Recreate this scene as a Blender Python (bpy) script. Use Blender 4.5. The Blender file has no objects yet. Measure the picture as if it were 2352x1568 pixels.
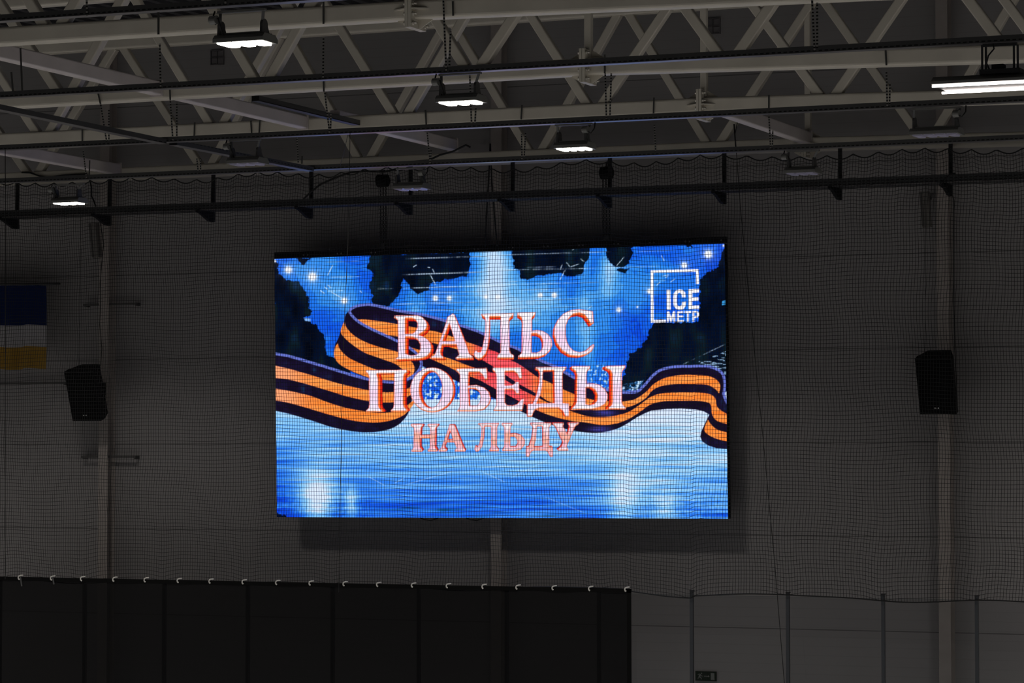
import bpy, bmesh, math, random
import numpy as np
from mathutils import Vector, Matrix

random.seed(7)
RNG = np.random.default_rng(11)
SC = bpy.context.scene
COL = SC.collection

# ------------------------------------------------------------------ camera
CAMZ = 4.6                      # camera height above the ice (m)
F_PX = 6750.0                   # focal length for a 2352 px wide frame
CX, CY = 1176.0, 784.0
PSI = math.atan(F_PX / 16140.0)         # yaw of the view against the back wall
PITCH = math.atan(271.0 / F_PX)
cam_d = bpy.data.cameras.new('camera')
cam_d.sensor_width = 36.0
cam_d.lens = 36.0 * F_PX / 2352.0
cam_d.clip_end = 300.0
cam = bpy.data.objects.new('camera', cam_d)
COL.objects.link(cam)
cam.location = (0, 0, CAMZ)
cam.rotation_euler = (math.pi / 2 + PITCH, 0, PSI)
SC.camera = cam

# ------------------------------------------------------------------ world, exposure, hall lamps
world = bpy.data.worlds.new('world'); SC.world = world
world.use_nodes = True
_bg = world.node_tree.nodes['Background']
_bg.inputs[0].default_value = (0.9, 0.85, 1.0, 1)
_bg.inputs[1].default_value = 0.0015
SC.view_settings.view_transform = 'Standard'
SC.view_settings.look = 'None'
SC.view_settings.exposure = 0.0
SC.view_settings.gamma = 1.0
SC.view_settings.use_curve_mapping = False

HALL_POWER = 61.0
for hx in (-34.0, -27.0, -20.0, -13.0, -6.0, 1.0, 8.0):
    for hy in (3.0, 11.0, 19.0, 26.0, 31.8):
        ld = bpy.data.lights.new('hall_lamp', 'AREA')
        ld.shape = 'RECTANGLE'; ld.size = 0.9; ld.size_y = 0.4
        ld.energy = HALL_POWER * (1.0 if hy < 30 else 0.95)
        ld.color = (1.0, 0.94, 0.87)
        ld.spread = math.radians(125)
        lo = bpy.data.objects.new('hall_lamp', ld)
        lo.location = (hx, hy, CAMZ + (3.55 if hy < 30 else 3.35))
        COL.objects.link(lo)

# ------------------------------------------------------------------ pixel <-> place
_R = Vector((math.cos(PSI), math.sin(PSI), 0))
_A = Vector((-math.sin(PSI) * math.cos(PITCH), math.cos(PSI) * math.cos(PITCH), math.sin(PITCH)))
_U = _R.cross(_A)

def P(px, py, Y):
    """point of the vertical plane y = Y that the photograph shows at pixel px, py"""
    d = _R * (px - CX) + _U * (CY - py) + _A * F_PX
    t = Y / d.y
    return Vector((d.x * t, Y, CAMZ + d.z * t))

# ------------------------------------------------------------------ materials
MATS = {}
def mat(name, color, rough=0.6, metal=0.0, noise=0.0, nscale=6.0, emit=None, estr=1.0, spec=0.5):
    if name in MATS: return MATS[name]
    m = bpy.data.materials.new(name); m.use_nodes = True
    nt = m.node_tree; b = nt.nodes['Principled BSDF']
    b.inputs['Base Color'].default_value = (*color, 1)
    b.inputs['Roughness'].default_value = rough
    b.inputs['Metallic'].default_value = metal
    b.inputs['Specular IOR Level'].default_value = spec
    if noise > 0:
        tc = nt.nodes.new('ShaderNodeTexCoord')
        n = nt.nodes.new('ShaderNodeTexNoise'); n.inputs['Scale'].default_value = nscale
        n.inputs['Detail'].default_value = 4
        nt.links.new(tc.outputs['Object'], n.inputs['Vector'])
        r = nt.nodes.new('ShaderNodeMapRange')
        r.inputs['From Min'].default_value = 0.3; r.inputs['From Max'].default_value = 0.7
        r.inputs['To Min'].default_value = 1 - noise; r.inputs['To Max'].default_value = 1 + noise
        nt.links.new(n.outputs['Fac'], r.inputs['Value'])
        mx = nt.nodes.new('ShaderNodeMix'); mx.data_type = 'RGBA'; mx.blend_type = 'MULTIPLY'
        mx.inputs[0].default_value = 1.0
        mx.inputs[6].default_value = (*color, 1)
        nt.links.new(r.outputs[0], mx.inputs[7])
        nt.links.new(mx.outputs[2], b.inputs['Base Color'])
    if emit:
        b.inputs['Emission Color'].default_value = (*emit, 1)
        b.inputs['Emission Strength'].default_value = estr
    MATS[name] = m
    return m

def mnode(nt, op, a, b=None):
    n = nt.nodes.new('ShaderNodeMath'); n.operation = op
    for i, v in enumerate((a, b)):
        if v is None: continue
        if isinstance(v, (int, float)): n.inputs[i].default_value = v
        else: nt.links.new(v, n.inputs[i])
    return n.outputs[0]

def wall_material():
    m = mat('wall_panel_paint', (0.20, 0.19, 0.195), 0.65)
    nt = m.node_tree; b = nt.nodes['Principled BSDF']
    tc = nt.nodes.new('ShaderNodeTexCoord'); sx = nt.nodes.new('ShaderNodeSeparateXYZ')
    nt.links.new(tc.outputs['Object'], sx.inputs[0])
    z = sx.outputs[2]
    fr = mnode(nt, 'FRACT', mnode(nt, 'DIVIDE', mnode(nt, 'SUBTRACT', z, 3.63 - 1.18 * 5), 1.18))
    joint = mnode(nt, 'LESS_THAN', fr, 0.011)
    rib = mnode(nt, 'FRACT', mnode(nt, 'DIVIDE', z, 0.118))
    ribm = mnode(nt, 'LESS_THAN', rib, 0.10)
    n = nt.nodes.new('ShaderNodeTexNoise'); n.inputs['Scale'].default_value = 0.35; n.inputs['Detail'].default_value = 3
    nt.links.new(tc.outputs['Object'], n.inputs['Vector'])
    v = mnode(nt, 'ADD', mnode(nt, 'MULTIPLY', n.outputs['Fac'], 0.35), 0.83)
    v = mnode(nt, 'MULTIPLY', v, mnode(nt, 'SUBTRACT', 1.0, mnode(nt, 'MULTIPLY', joint, 0.55)))
    v = mnode(nt, 'MULTIPLY', v, mnode(nt, 'SUBTRACT', 1.0, mnode(nt, 'MULTIPLY', ribm, 0.06)))
    mx = nt.nodes.new('ShaderNodeMix'); mx.data_type = 'RGBA'; mx.blend_type = 'MULTIPLY'
    mx.inputs[0].default_value = 1; mx.inputs[6].default_value = (0.275, 0.262, 0.262, 1)
    nt.links.new(v, mx.inputs[7]); nt.links.new(mx.outputs[2], b.inputs['Base Color'])
    return m

def slot_material(name, color, rough, metal, period, axis=0, duty=0.62, zlo=0.0, zhi=1.0, holes=(0.006, 0.006, 0.006), second=None):
    """steel with a row of dark punched slots along one object axis, between local z = zlo and zhi"""
    m = mat(name, color, rough, metal)
    nt = m.node_tree; b = nt.nodes['Principled BSDF']
    tc = nt.nodes.new('ShaderNodeTexCoord'); sx = nt.nodes.new('ShaderNodeSeparateXYZ')
    nt.links.new(tc.outputs['Object'], sx.inputs[0])
    fr = mnode(nt, 'FRACT', mnode(nt, 'DIVIDE', sx.outputs[axis], period))
    f = mnode(nt, 'LESS_THAN', fr, duty)
    if axis != 2:
        win = mnode(nt, 'MULTIPLY', mnode(nt, 'GREATER_THAN', sx.outputs[2], zlo), mnode(nt, 'LESS_THAN', sx.outputs[2], zhi))
        if second:
            win = mnode(nt, 'MAXIMUM', win, mnode(nt, 'MULTIPLY', mnode(nt, 'GREATER_THAN', sx.outputs[2], second[0]), mnode(nt, 'LESS_THAN', sx.outputs[2], second[1])))
        f = mnode(nt, 'MULTIPLY', f, win)
    mx = nt.nodes.new('ShaderNodeMix'); mx.data_type = 'RGBA'
    nt.links.new(f, mx.inputs[0]); mx.inputs[6].default_value = (*color, 1); mx.inputs[7].default_value = (*holes, 1)
    nt.links.new(mx.outputs[2], b.inputs['Base Color'])
    return m

M_WALL = wall_material()
M_COLUMN = mat('column_paint', (0.34, 0.305, 0.285), 0.55, noise=0.06)
M_STEEL = mat('truss_paint', (0.60, 0.56, 0.475), 0.5, noise=0.07, nscale=2.5)
M_BRACE = mat('brace_paint', (0.56, 0.51, 0.50), 0.5, noise=0.06, nscale=2.5)
M_BOLT = mat('bolt_zinc', (0.55, 0.52, 0.46), 0.4, 0.6)
M_GALV = mat('galvanised_dark', (0.10, 0.10, 0.10), 0.45, 0.7)
M_TRAYBOT = mat('tray_underside_steel', (0.30, 0.29, 0.29), 0.34, 0.85)
M_TRAY = slot_material('tray_side_steel', (0.075, 0.075, 0.075), 0.5, 0.5, 0.052, 0, 0.6, 0.006, 0.017)
M_TRAYY = slot_material('tray_side_steel_lengthwise', (0.075, 0.075, 0.08), 0.5, 0.5, 0.09, 1, 0.6, 0.006, 0.017)
M_WIDE = slot_material('wide_tray_steel', (0.055, 0.055, 0.057), 0.5, 0.4, 0.06, 0, 0.62, 0.008, 0.020, second=(0.042, 0.054))
M_STRAP = slot_material('perforated_strap', (0.30, 0.29, 0.27), 0.45, 0.4, 0.03, 2, 0.45)
M_STRAPDARK = mat('dark_strap', (0.07, 0.07, 0.065), 0.5, 0.4)
M_POST = slot_material('strut_post_steel', (0.030, 0.030, 0.031), 0.5, 0.3, 0.05, 2, 0.4, holes=(0.012, 0.012, 0.012))
M_DARK = mat('dark_steel', (0.028, 0.028, 0.03), 0.5, 0.3)
M_BLACK = mat('black_plastic', (0.005, 0.005, 0.0055), 0.7, spec=0.2)
M_GRILLE = mat('speaker_grille', (0.0028, 0.0028, 0.003), 0.85, spec=0.1)
M_CABLE = mat('black_cable', (0.008, 0.008, 0.008), 0.7)
M_HOUSING = mat('lamp_housing_grey', (0.16, 0.16, 0.15), 0.45, 0.2)
M_LIT = mat('lit_led_lens', (0.8, 0.8, 0.8), 0.4, emit=(1.0, 0.95, 0.84), estr=14.0)
M_TUBE = mat('lit_tube', (0.8, 0.8, 0.8), 0.4, emit=(1.0, 0.90, 0.86), estr=9.0)
M_LENS = mat('unlit_led_lens', (0.55, 0.53, 0.72), 0.25, 0.3)
M_NET = mat('net_twine', (0.006, 0.006, 0.006), 0.85)
M_HOOK = mat('white_hook_plastic', (0.80, 0.78, 0.72), 0.45)
M_ICE = mat('ice', (0.80, 0.82, 0.85), 0.35, noise=0.05, nscale=0.6)
M_CEIL = mat('roof_deck', (0.028, 0.027, 0.030), 0.7)
M_FAR = mat('far_hall_wall', (0.03, 0.03, 0.032), 0.8, noise=0.2)

# ------------------------------------------------------------------ mesh builder
class MB:
    def __init__(self):
        self.v = []; self.f = []
    def add(self, verts, faces):
        o = len(self.v)
        self.v.extend(Vector(p) for p in verts)
        self.f.extend([tuple(i + o for i in f) for f in faces])
        return self
    def box(self, lo, hi):
        x0, y0, z0 = lo; x1, y1, z1 = hi
        return self.add([(x0,y0,z0),(x1,y0,z0),(x1,y1,z0),(x0,y1,z0),(x0,y0,z1),(x1,y0,z1),(x1,y1,z1),(x0,y1,z1)],
                        [(0,3,2,1),(4,5,6,7),(0,1,5,4),(1,2,6,5),(2,3,7,6),(3,0,4,7)])
    def sweep(self, a, b, prof, side):
        """extrude a closed profile (list of (u, v)) from a to b; u runs along 'side'"""
        a = Vector(a); b = Vector(b); d = (b - a).normalized()
        s = Vector(side); s = (s - d * s.dot(d)).normalized(); w = d.cross(s) * -1
        n = len(prof)
        vs = [a + s * u + w * v for u, v in prof] + [b + s * u + w * v for u, v in prof]
        fs = [(i, (i + 1) % n, n + (i + 1) % n, n + i) for i in range(n)]
        fs += [tuple(range(n))[::-1], tuple(range(n, 2 * n))]
        return self.add(vs, fs)
    def bar(self, a, b, w, h, side=(0, 1, 0), r=0.0):
        return self.sweep(a, b, rrect(w, h, r), side)
    def tube(self, pts, r, n=6):
        pts = [Vector(p) for p in pts]
        rings = []
        up = None
        for i, p in enumerate(pts):
            t = (pts[min(i + 1, len(pts) - 1)] - pts[max(i - 1, 0)]).normalized()
            if up is None:
                up = Vector((0, 0, 1)) if abs(t.z) < 0.9 else Vector((1, 0, 0))
            up = (up - t * up.dot(t)).normalized(); s = t.cross(up)
            rr = r[i] if isinstance(r, (list, tuple)) else r
            rings.append([p + (up * math.cos(a) + s * math.sin(a)) * rr for a in [2 * math.pi * k / n for k in range(n)]])
        vs = [q for ring in rings for q in ring]
        fs = [(i * n + k, i * n + (k + 1) % n, (i + 1) * n + (k + 1) % n, (i + 1) * n + k)
              for i in range(len(pts) - 1) for k in range(n)]
        fs += [tuple(range(n))[::-1], tuple((len(pts) - 1) * n + k for k in range(n))]
        return self.add(vs, fs)
    def cyl(self, a, b, r, n=14):
        return self.tube([a, b], r, n)
    def plate(self, poly, n, t):
        """flat polygon (3-D points) with thickness t along n, centred"""
        n = Vector(n).normalized() * (t / 2); poly = [Vector(p) for p in poly]; k = len(poly)
        return self.add([p - n for p in poly] + [p + n for p in poly],
                        [tuple(range(k))[::-1], tuple(range(k, 2 * k))] + [(i, (i + 1) % k, k + (i + 1) % k, k + i) for i in range(k)])
    def build(self, name, material, parent=None, origin=None, smooth=False):
        me = bpy.data.meshes.new(name)
        o = Vector(origin) if origin is not None else Vector((0, 0, 0))
        if parent is not None and origin is None:
            o = world_loc(parent)
        me.from_pydata([tuple(p - o) for p in self.v], [], self.f)
        me.validate(); 
        bm = bmesh.new(); bm.from_mesh(me); bmesh.ops.recalc_face_normals(bm, faces=bm.faces); bm.to_mesh(me); bm.free()
        if smooth:
            me.polygons.foreach_set('use_smooth', [True] * len(me.polygons))
        me.materials.append(material)
        ob = bpy.data.objects.new(name, me); COL.objects.link(ob)
        if parent is not None:
            ob.parent = parent
            if origin is not None: ob.location = o - world_loc(parent)
        else:
            ob.location = o
        return ob

def world_loc(o):
    v = Vector(o.location)
    while o.parent is not None:
        o = o.parent; v = v + Vector(o.location)
    return v

def rrect(w, h, r, seg=3):
    if r <= 0: return [(-w/2,-h/2),(w/2,-h/2),(w/2,h/2),(-w/2,h/2)]
    out = []
    for cx_, cy_, a0 in ((w/2-r,-h/2+r,-90),(w/2-r,h/2-r,0),(-w/2+r,h/2-r,90),(-w/2+r,-h/2+r,180)):
        for k in range(seg + 1):
            a = math.radians(a0 + 90 * k / seg)
            out.append((cx_ + r * math.cos(a), cy_ + r * math.sin(a)))
    return out

def tag(o, label, cat, group=None, kind=None):
    if label: o['label'] = label
    if cat: o['category'] = cat
    if group: o['group'] = group
    if kind: o['kind'] = kind
    return o

def thing(name, label, cat, loc, group=None):
    o = bpy.data.objects.new(name, None); COL.objects.link(o)
    o.empty_display_size = 0.1
    o.location = loc
    return tag(o, label, cat, group)

# ------------------------------------------------------------------ setting
YW = 35.8
def structure(name, mb, m):
    o = mb.build(name, m); o['kind'] = 'structure'; return o
structure('wall_back', MB().box((-46, YW, 0), (16, YW + 0.2, CAMZ + 6.6)), M_WALL)
structure('floor', MB().box((-46, -5, -0.2), (16, YW + 0.2, 0)), M_ICE)
structure('wall_front', MB().box((-60, -32, -0.2), (60, -31.8, CAMZ + 6.6)), M_FAR)
ceil = MB()
zc = CAMZ + 5.98
xs = np.arange(-42, 10.01, 0.25)
for i, x in enumerate(xs[:-1]):                    # trapezoid roof deck, ribs running from wall to wall
    up = 0.07
    prof = [(x, zc + up), (x + 0.10, zc + up), (x + 0.125, zc), (x + 0.225, zc), (x + 0.25, zc + up), (x + 0.25, zc + 0.12), (x, zc + 0.12)]
    n = len(prof)
    ceil.add([(p[0], 14, p[1]) for p in prof] + [(p[0], YW, p[1]) for p in prof],
             [(k, (k + 1) % n, n + (k + 1) % n, n + k) for k in range(n)])
structure('ceiling', ceil, M_CEIL)

# ------------------------------------------------------------------ columns on the back wall
for px, lab in ((241.5, 'pale steel wall column behind the left black loudspeaker, near the flag'),
                (1140, 'pale steel wall column hidden behind the middle of the big screen'),
                (2164, 'pale steel wall column behind the right black loudspeaker')):
    top = P(px, 300, YW - 0.2)
    c = thing('wall_column', lab, 'column', (top.x, YW - 0.1, 0))
    x, y0, y1 = top.x, YW - 0.21, YW - 0.002
    ip = [(-0.075, y0), (0.075, y0), (0.075, y0 + 0.012), (0.006, y0 + 0.012), (0.006, y1 - 0.012), (0.075, y1 - 0.012), (0.075, y1), (-0.075, y1), (-0.075, y1 - 0.012), (-0.006, y1 - 0.012), (-0.006, y0 + 0.012), (-0.075, y0 + 0.012)]
    MB().add([(x + u, v, 0.0) for u, v in ip] + [(x + u, v, CAMZ + 5.97) for u, v in ip],
             [tuple(range(12)), tuple(range(12, 24))] + [(i, (i + 1) % 12, 12 + (i + 1) % 12, 12 + i) for i in range(12)]).build('column_shaft', M_COLUMN, c)
    MB().box((x - 0.14, y0 - 0.04, 0), (x + 0.14, y1 - 0.002, 0.025)).build('base_plate', M_COLUMN, c)

# ------------------------------------------------------------------ roof trusses
TY = [24.0, 27.65, 31.3, 34.95]
H, D = 0.17, 0.17
# bottom edge of each lower chord: (left px, y), joint px, y, (right px, y)
CH = [((-60, 106), (945, 43), (2420, -22)),
      ((-60, 252.5), (1343, 171), (2420, 139)),
      ((-60, 340), (1610, 258), (2420, 234)),
      ((-60, 427), (1850, 346), (2420, 332))]
# lower nodes of the web members (pixel x on the photograph)
NODES = [(-370, 122, 690, 1310, 2010),
         (-330, 150, 603, 1088, 1675, 2330),
         (-310, 100, 499, 922, 1368, 1903, 2480),
         (-330, 77, 473, 838, 1231, 1640, 2130, 2600)]
TLAB = ['pale steel roof truss nearest the camera, running along the top edge',
        'pale steel roof truss second from the camera, its bolted joint centred over the screen',
        'pale steel roof truss third from the camera, jointed above the screen corner logo',
        'pale steel roof truss farthest from the camera, close to the back wall above the net']
def chord_z(k, px):
    (x0, y0), (x1, y1), (x2, y2) = CH[k]
    y = y0 + (y1 - y0) * (px - x0) / (x1 - x0) if px < x1 else y1 + (y2 - y1) * (px - x1) / (x2 - x1)
    return P(px, y, TY[k] - D / 2).z + H / 2

for k in range(4):
    Y = TY[k]
    (lx, ly), (jx, jy), (rx, ry) = CH[k]
    J = P(jx, jy, Y - D / 2); J.y = Y; J.z += H / 2
    L = P(lx, ly, Y - D / 2); L.y = Y; L.z += H / 2
    Rr = P(rx, ry, Y - D / 2); Rr.y = Y; Rr.z += H / 2
    L = J + (L - J) * 1.35; Rr = J + (Rr - J) * 1.35
    t = thing('roof_truss', TLAB[k], 'truss', J, 'lattice roof trusses')
    g = Vector((0.022, 0, 0))
    MB().bar(L, J - g, D, H, (0, 1, 0), 0.028).build('lower_chord', M_STEEL, t)
    MB().bar(J + g, Rr, D, H, (0, 1, 0), 0.028).build('lower_chord', M_STEEL, t)
    q0, q1 = P(110, 126, TY[3] - D / 2), P(1830, 10, TY[3] - D / 2)
    def zt(x): return q0.z + (q1.z - q0.z) * (x - q0.x) / (q1.x - q0.x) + H / 2 + 0.02
    MB().bar((L.x, Y, zt(L.x)), (Rr.x, Y, zt(Rr.x)), D, H, (0, 1, 0), 0.028).build('upper_chord', M_STEEL, t)
    ns = []
    for px in NODES[k]:
        q = P(px, 400, Y); ns.append((q.x, chord_z(k, px) + H / 2))
    w = 0.105
    for i, (nx, nz) in enumerate(ns):
        # mid points towards the neighbours carry the upper nodes
        lx_ = (ns[i - 1][0] + nx) / 2 if i > 0 else nx - 1.2
        rx_ = (ns[i + 1][0] + nx) / 2 if i < len(ns) - 1 else nx + 1.2
        for xt, sg in ((lx_, -1), (rx_, 1)):
            a = Vector((nx + sg * 0.085, Y, nz - 0.02)); b = Vector((xt - sg * 0.07, Y, zt(xt) - H / 2 + 0.02))
            MB().bar(a, b, w, w, (0, 1, 0), 0.014).build('web_member', M_STEEL, t)
    # post and bolted joint in the middle
    MB().bar((J.x + 0.01, Y, J.z + H / 2), (J.x + 0.01, Y, zt(J.x)), 0.075, 0.075, (0, 1, 0), 0.01).build('joint_post', M_STEEL, t)
    for sg in (-1, 1):
        x = J.x + sg * 0.016
        ep_ = MB().box((x - 0.014, Y - 0.17, J.z - 0.17), (x + 0.014, Y + 0.17, J.z + 0.17)).build('end_plate', M_STEEL, t)
        x1 = J.x + sg * 0.03; x2 = J.x + sg * 0.17
        for zs in (-1, 1):
            MB().plate([(x1, Y, J.z + zs * H / 2), (x2, Y, J.z + zs * H / 2), (x2, Y, J.z + zs * (H / 2 + 0.01)), (x1 + sg * 0.02, Y, J.z + zs * 0.168), (x1, Y, J.z + zs * 0.168)], (0, 1, 0), 0.012).build('gusset', M_STEEL, t)
        for ys in (-1, 1):
            MB().plate([(x1, Y + ys * D / 2, J.z), (x2, Y + ys * D / 2, J.z), (x1, Y + ys * 0.165, J.z)], (0, 0, 1), 0.012).build('gusset', M_STEEL, t)
    for dy in (-0.13, 0.13):
        for dz in (-0.13, -0.045, 0.045, 0.13):
            xb_ = [J.x - 0.055, J.x - 0.050, J.x - 0.0499, J.x - 0.031, J.x - 0.0309, J.x + 0.0309, J.x + 0.031, J.x + 0.050, J.x + 0.0501, J.x + 0.075]
            MB().tube([(x_, Y + dy, J.z + dz) for x_ in xb_], [0.011, 0.011, 0.021, 0.021, 0.011, 0.011, 0.021, 0.021, 0.011, 0.011], 8).build('bolt', M_BOLT, ep_)

# straight braces between the trusses
BR = [(1, 370, 203, 'pale steel brace at upper left, running back to the second truss'),
      (2, 705, 281, 'pale steel brace left of centre, running back to the third truss'),
      (3, 278, 389, 'purplish lit steel brace at lower left of the roof, ending at the last truss'),
      (3, 1050, 333, 'half hidden steel brace above the middle of the screen, running back to the last truss'),
      (3, 1862, 317, 'steel brace at right, running back to the last truss near its bolted joint')]
for k, px, py, lab in BR:
    yb = TY[k] - D / 2; ya = TY[k - 1] + D / 2
    e = P(px - 10, py, yb)
    b = thing('roof_brace', lab, 'brace', (e.x, (ya + yb) / 2, e.z), 'braces between the trusses')
    MB().bar((e.x, ya, e.z), (e.x, yb - 0.012, e.z), 0.13, 0.15, (1, 0, 0), 0.016).build('beam', M_BRACE, b)
    MB().box((e.x - 0.08, yb - 0.012, e.z - 0.09), (e.x + 0.08, yb, e.z + 0.09)).build('end_plate', M_BRACE, b)
# short loose channel lying over the third truss
a = P(587, 226, 28.6); c_ = Vector((a.x, 31.15, a.z + 0.02))
ch = thing('steel_channel', 'short dark grey open channel lying above the second brace', 'channel', a)
cm = MB()
cm.box((a.x - 0.05, a.y, a.z - 0.03), (a.x + 0.05, c_.y, a.z - 0.024)); cm.box((a.x - 0.05, a.y, a.z - 0.03), (a.x - 0.044, c_.y, a.z + 0.03)); cm.box((a.x + 0.044, a.y, a.z - 0.03), (a.x + 0.05, c_.y, a.z + 0.03))
cm.build('channel_body', M_GALV, ch)
MB().box((a.x - 0.044, a.y, a.z - 0.024), (a.x + 0.044, a.y + 0.006, a.z + 0.03)).build('end_cap', M_BLACK, ch)

# ------------------------------------------------------------------ cable trays with their hangers
def lprof(x0, x1, y, z, h, lip, th=0.003):
    s_ = 1 if lip > 0 else -1
    pr = [(y, z), (y + s_ * th, z), (y + s_ * th, z + h), (y + lip, z + h), (y + lip, z + h + th), (y, z + h + th)]
    return MB().add([(x0, u, v) for u, v in pr] + [(x1, u, v) for u, v in pr],
                    [tuple(range(6)), tuple(range(6, 12))] + [(i, (i + 1) % 6, 6 + (i + 1) % 6, 6 + i) for i in range(6)])
def tray(name, label, Y, pL, pR, h, w, straps, dark, mside=None, mbot=None):
    a = P(pL[0], pL[1], Y); b = P(pR[0], pR[1], Y)
    z = (a.z + b.z) / 2
    t = thing(name, label, 'cable tray', (0, Y, z))
    x0, x1 = a.x - 0.6, b.x + 0.6
    lip = 0.012
    lprof(x0, x1, Y, z, h, lip).build('front_side', mside or M_TRAY, t)
    lprof(x0, x1, Y + w, z, h, -lip).build('rear_side', mside or M_TRAY, t)
    MB().box((x0, Y - 0.002, z - 0.003), (x1, Y + w, z)).build('tray_bottom', mbot or M_TRAYBOT, t)
    for (xa, ya, xb, yb) in straps:
        p, q = P(xa, ya, Y - 0.006), P(xb, yb, Y - 0.006)
        MB().bar(p, q, 0.017, 0.004, (1, 0, 0)).build('hanger_strap', M_STRAP, t)
    for (xa, ya, xb, yb) in dark:
        p, q = P(xa, ya, Y - 0.004), P(xb, yb, Y - 0.004)
        MB().bar(p, q, 0.018, 0.005, (1, 0, 0)).build('hanger_loop', M_STRAPDARK, t)
    return t, z

tray('cable_tray', 'dark slotted cable tray highest in the picture, in front of the nearest truss', 20.25, (0, 45), (790, -3), 0.047, 0.10,
     [(199, -8, 200, 36), (517, -6, 518, 10)], [(364, 28, 364, 79)])
tray('cable_tray', 'dark slotted cable tray in front of the second roof truss', TY[0] - 0.097, (0, 223), (2352, 93), 0.050, 0.10,
     [(367, 100, 369, 204), (743, 84, 742, 182), (1018, -5, 1025, 163), (1035, 72, 1032, 152), (1865, -5, 1871, 116), (1877, 6, 1877, 110)],
     [(47, 110, 51, 208), (26, 165, 30, 212), (743, 4, 743, 55), (1040, 3, 1041, 36)])
tray('cable_tray', 'dark slotted cable tray in front of the third truss', TY[1] - 0.097, (0, 343), (2352, 233), 0.050, 0.10,
     [(391, 228, 397, 322), (406, 234, 406, 316), (231, 238, 245, 325), (250, 250, 250, 322), (746, 212, 757, 306), (760, 262, 759, 300),
      (1079, 168, 1083, 283), (1093, 245, 1091, 282), (1390, 168, 1393, 272), (1404, 168, 1401, 266), (2036, 165, 2038, 246), (2044, 190, 2043, 240)],
     [(390, 203, 391, 228), (225, 213, 231, 239), (743, 184, 744, 210), (1389, 125, 1389, 168), (2034, 112, 2036, 150)])
t5, _z5 = tray('cable_tray', 'dark slotted cable tray in front of the last truss, just above the net', TY[2] - 0.097, (0, 420), (2352, 319), 0.050, 0.10,
     [(191, 345, 199, 412), (452, 364, 455, 392), (460, 364, 461, 392), (682, 315, 685, 373), (981, 301, 988, 375), (990, 345, 989, 372),
      (1198, 308, 1199, 368), (1207, 305, 1204, 360), (1503, 287, 1506, 348), (1766, 263, 1770, 340), (1775, 300, 1774, 336)],
     [(189, 297, 189, 326), (206, 368, 205, 402), (447, 281, 446, 314), (576, 277, 578, 306), (598, 260, 595, 306), (694, 358, 693, 376), (977, 252, 979, 286), (1199, 241, 1197, 274), (1502, 224, 1501, 260), (1766, 218, 1766, 248)])
# the tray that runs away from the camera
t = None
for (pa_, pb_) in ((P(0, 253, 25.0), P(374, 330, 27.53)), (P(398, 333, 27.66), P(712, 393, 31.18))):
    if t is None:
        pa_ = pa_ + (pa_ - pb_) * 0.12
        t = thing('cable_tray', 'dark cable tray at left that runs toward the wall, sloping down across the picture', 'cable tray', pb_)
    dd = Vector((pb_ - pa_)); dd.z = 0; dd.normalize(); sd = Vector((dd.y, -dd.x, 0))
    hh = Vector((0, 0, 0.05))
    for nm, o1 in (('left_side', -0.05), ('right_side', 0.047)):
        u_ = sd * o1; w_ = sd * 0.003
        MB().add([pa_ + u_, pa_ + u_ + w_, pb_ + u_ + w_, pb_ + u_, pa_ + u_ + hh, pa_ + u_ + w_ + hh, pb_ + u_ + w_ + hh, pb_ + u_ + hh],
                 [(0, 3, 2, 1), (4, 5, 6, 7), (0, 1, 5, 4), (1, 2, 6, 5), (2, 3, 7, 6), (3, 0, 4, 7)]).build(nm, M_TRAYY, t, origin=(pa_.x, pa_.y, pb_.z))
    u_ = sd * 0.05; w_ = Vector((0, 0, -0.003))
    MB().add([pa_ - u_, pa_ + u_, pb_ + u_, pb_ - u_, pa_ - u_ + w_, pa_ + u_ + w_, pb_ + u_ + w_, pb_ - u_ + w_],
             [(0, 1, 2, 3), (4, 7, 6, 5), (0, 4, 5, 1), (1, 5, 6, 2), (2, 6, 7, 3), (3, 7, 4, 0)]).build('tray_bottom', M_TRAYBOT, t)

# wide tray on cantilever arms with drop posts
YP = 34.80
aL, aR = P(0, 499, YP - 0.42), P(2352, 409.5, YP - 0.42)
zw = (aL.z + aR.z) / 2
wt = thing('wide_cable_tray', 'wide double slotted cable tray hung below the trusses behind the net', 'cable tray', (0, YP - 0.2, zw))
x0, x1 = aL.x - 0.6, aR.x + 0.6
for yy, nm in ((YP - 0.42, 'front_side'), (YP - 0.035, 'rear_side')):
    lprof(x0, x1, yy, zw, 0.085, 0.014).build(nm, M_WIDE, wt)
MB().box((x0, YP - 0.423, zw - 0.004), (x1, YP - 0.032, zw)).build('tray_bottom', M_DARK, wt)
MB().box((x0, YP - 0.425, zw - 0.012), (x1, YP - 0.419, zw - 0.001)).build('edge_trim', M_TRAYBOT, wt)
PNAMES = [40, 252, 490, 715, 943, 1177.5, 1401, 1664, 1930, 2184]
for i, px in enumerate(PNAMES):
    c = P(px, 430, YP)
    tp = c.z + 0.62
    s = MB().box((c.x - 0.021, YP - 0.021, zw - 0.135), (c.x + 0.021, YP + 0.021, CAMZ + 3.86))
    s.build('drop_post', M_POST, wt)
    am = MB()
    poly = [(c.x, YP - 0.02, zw - 0.004), (c.x, YP - 0.455, zw - 0.004), (c.x, YP - 0.455, zw - 0.035), (c.x, YP - 0.36, zw - 0.05),
            (c.x, YP - 0.22, zw - 0.10), (c.x, YP - 0.12, zw - 0.135), (c.x, YP - 0.02, zw - 0.14)]
    am.plate(poly, (1, 0, 0), 0.042)
    am.build('cantilever_arm', mat('arm_black', (0.014, 0.014, 0.015), 0.9, spec=0.1), wt)

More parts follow.
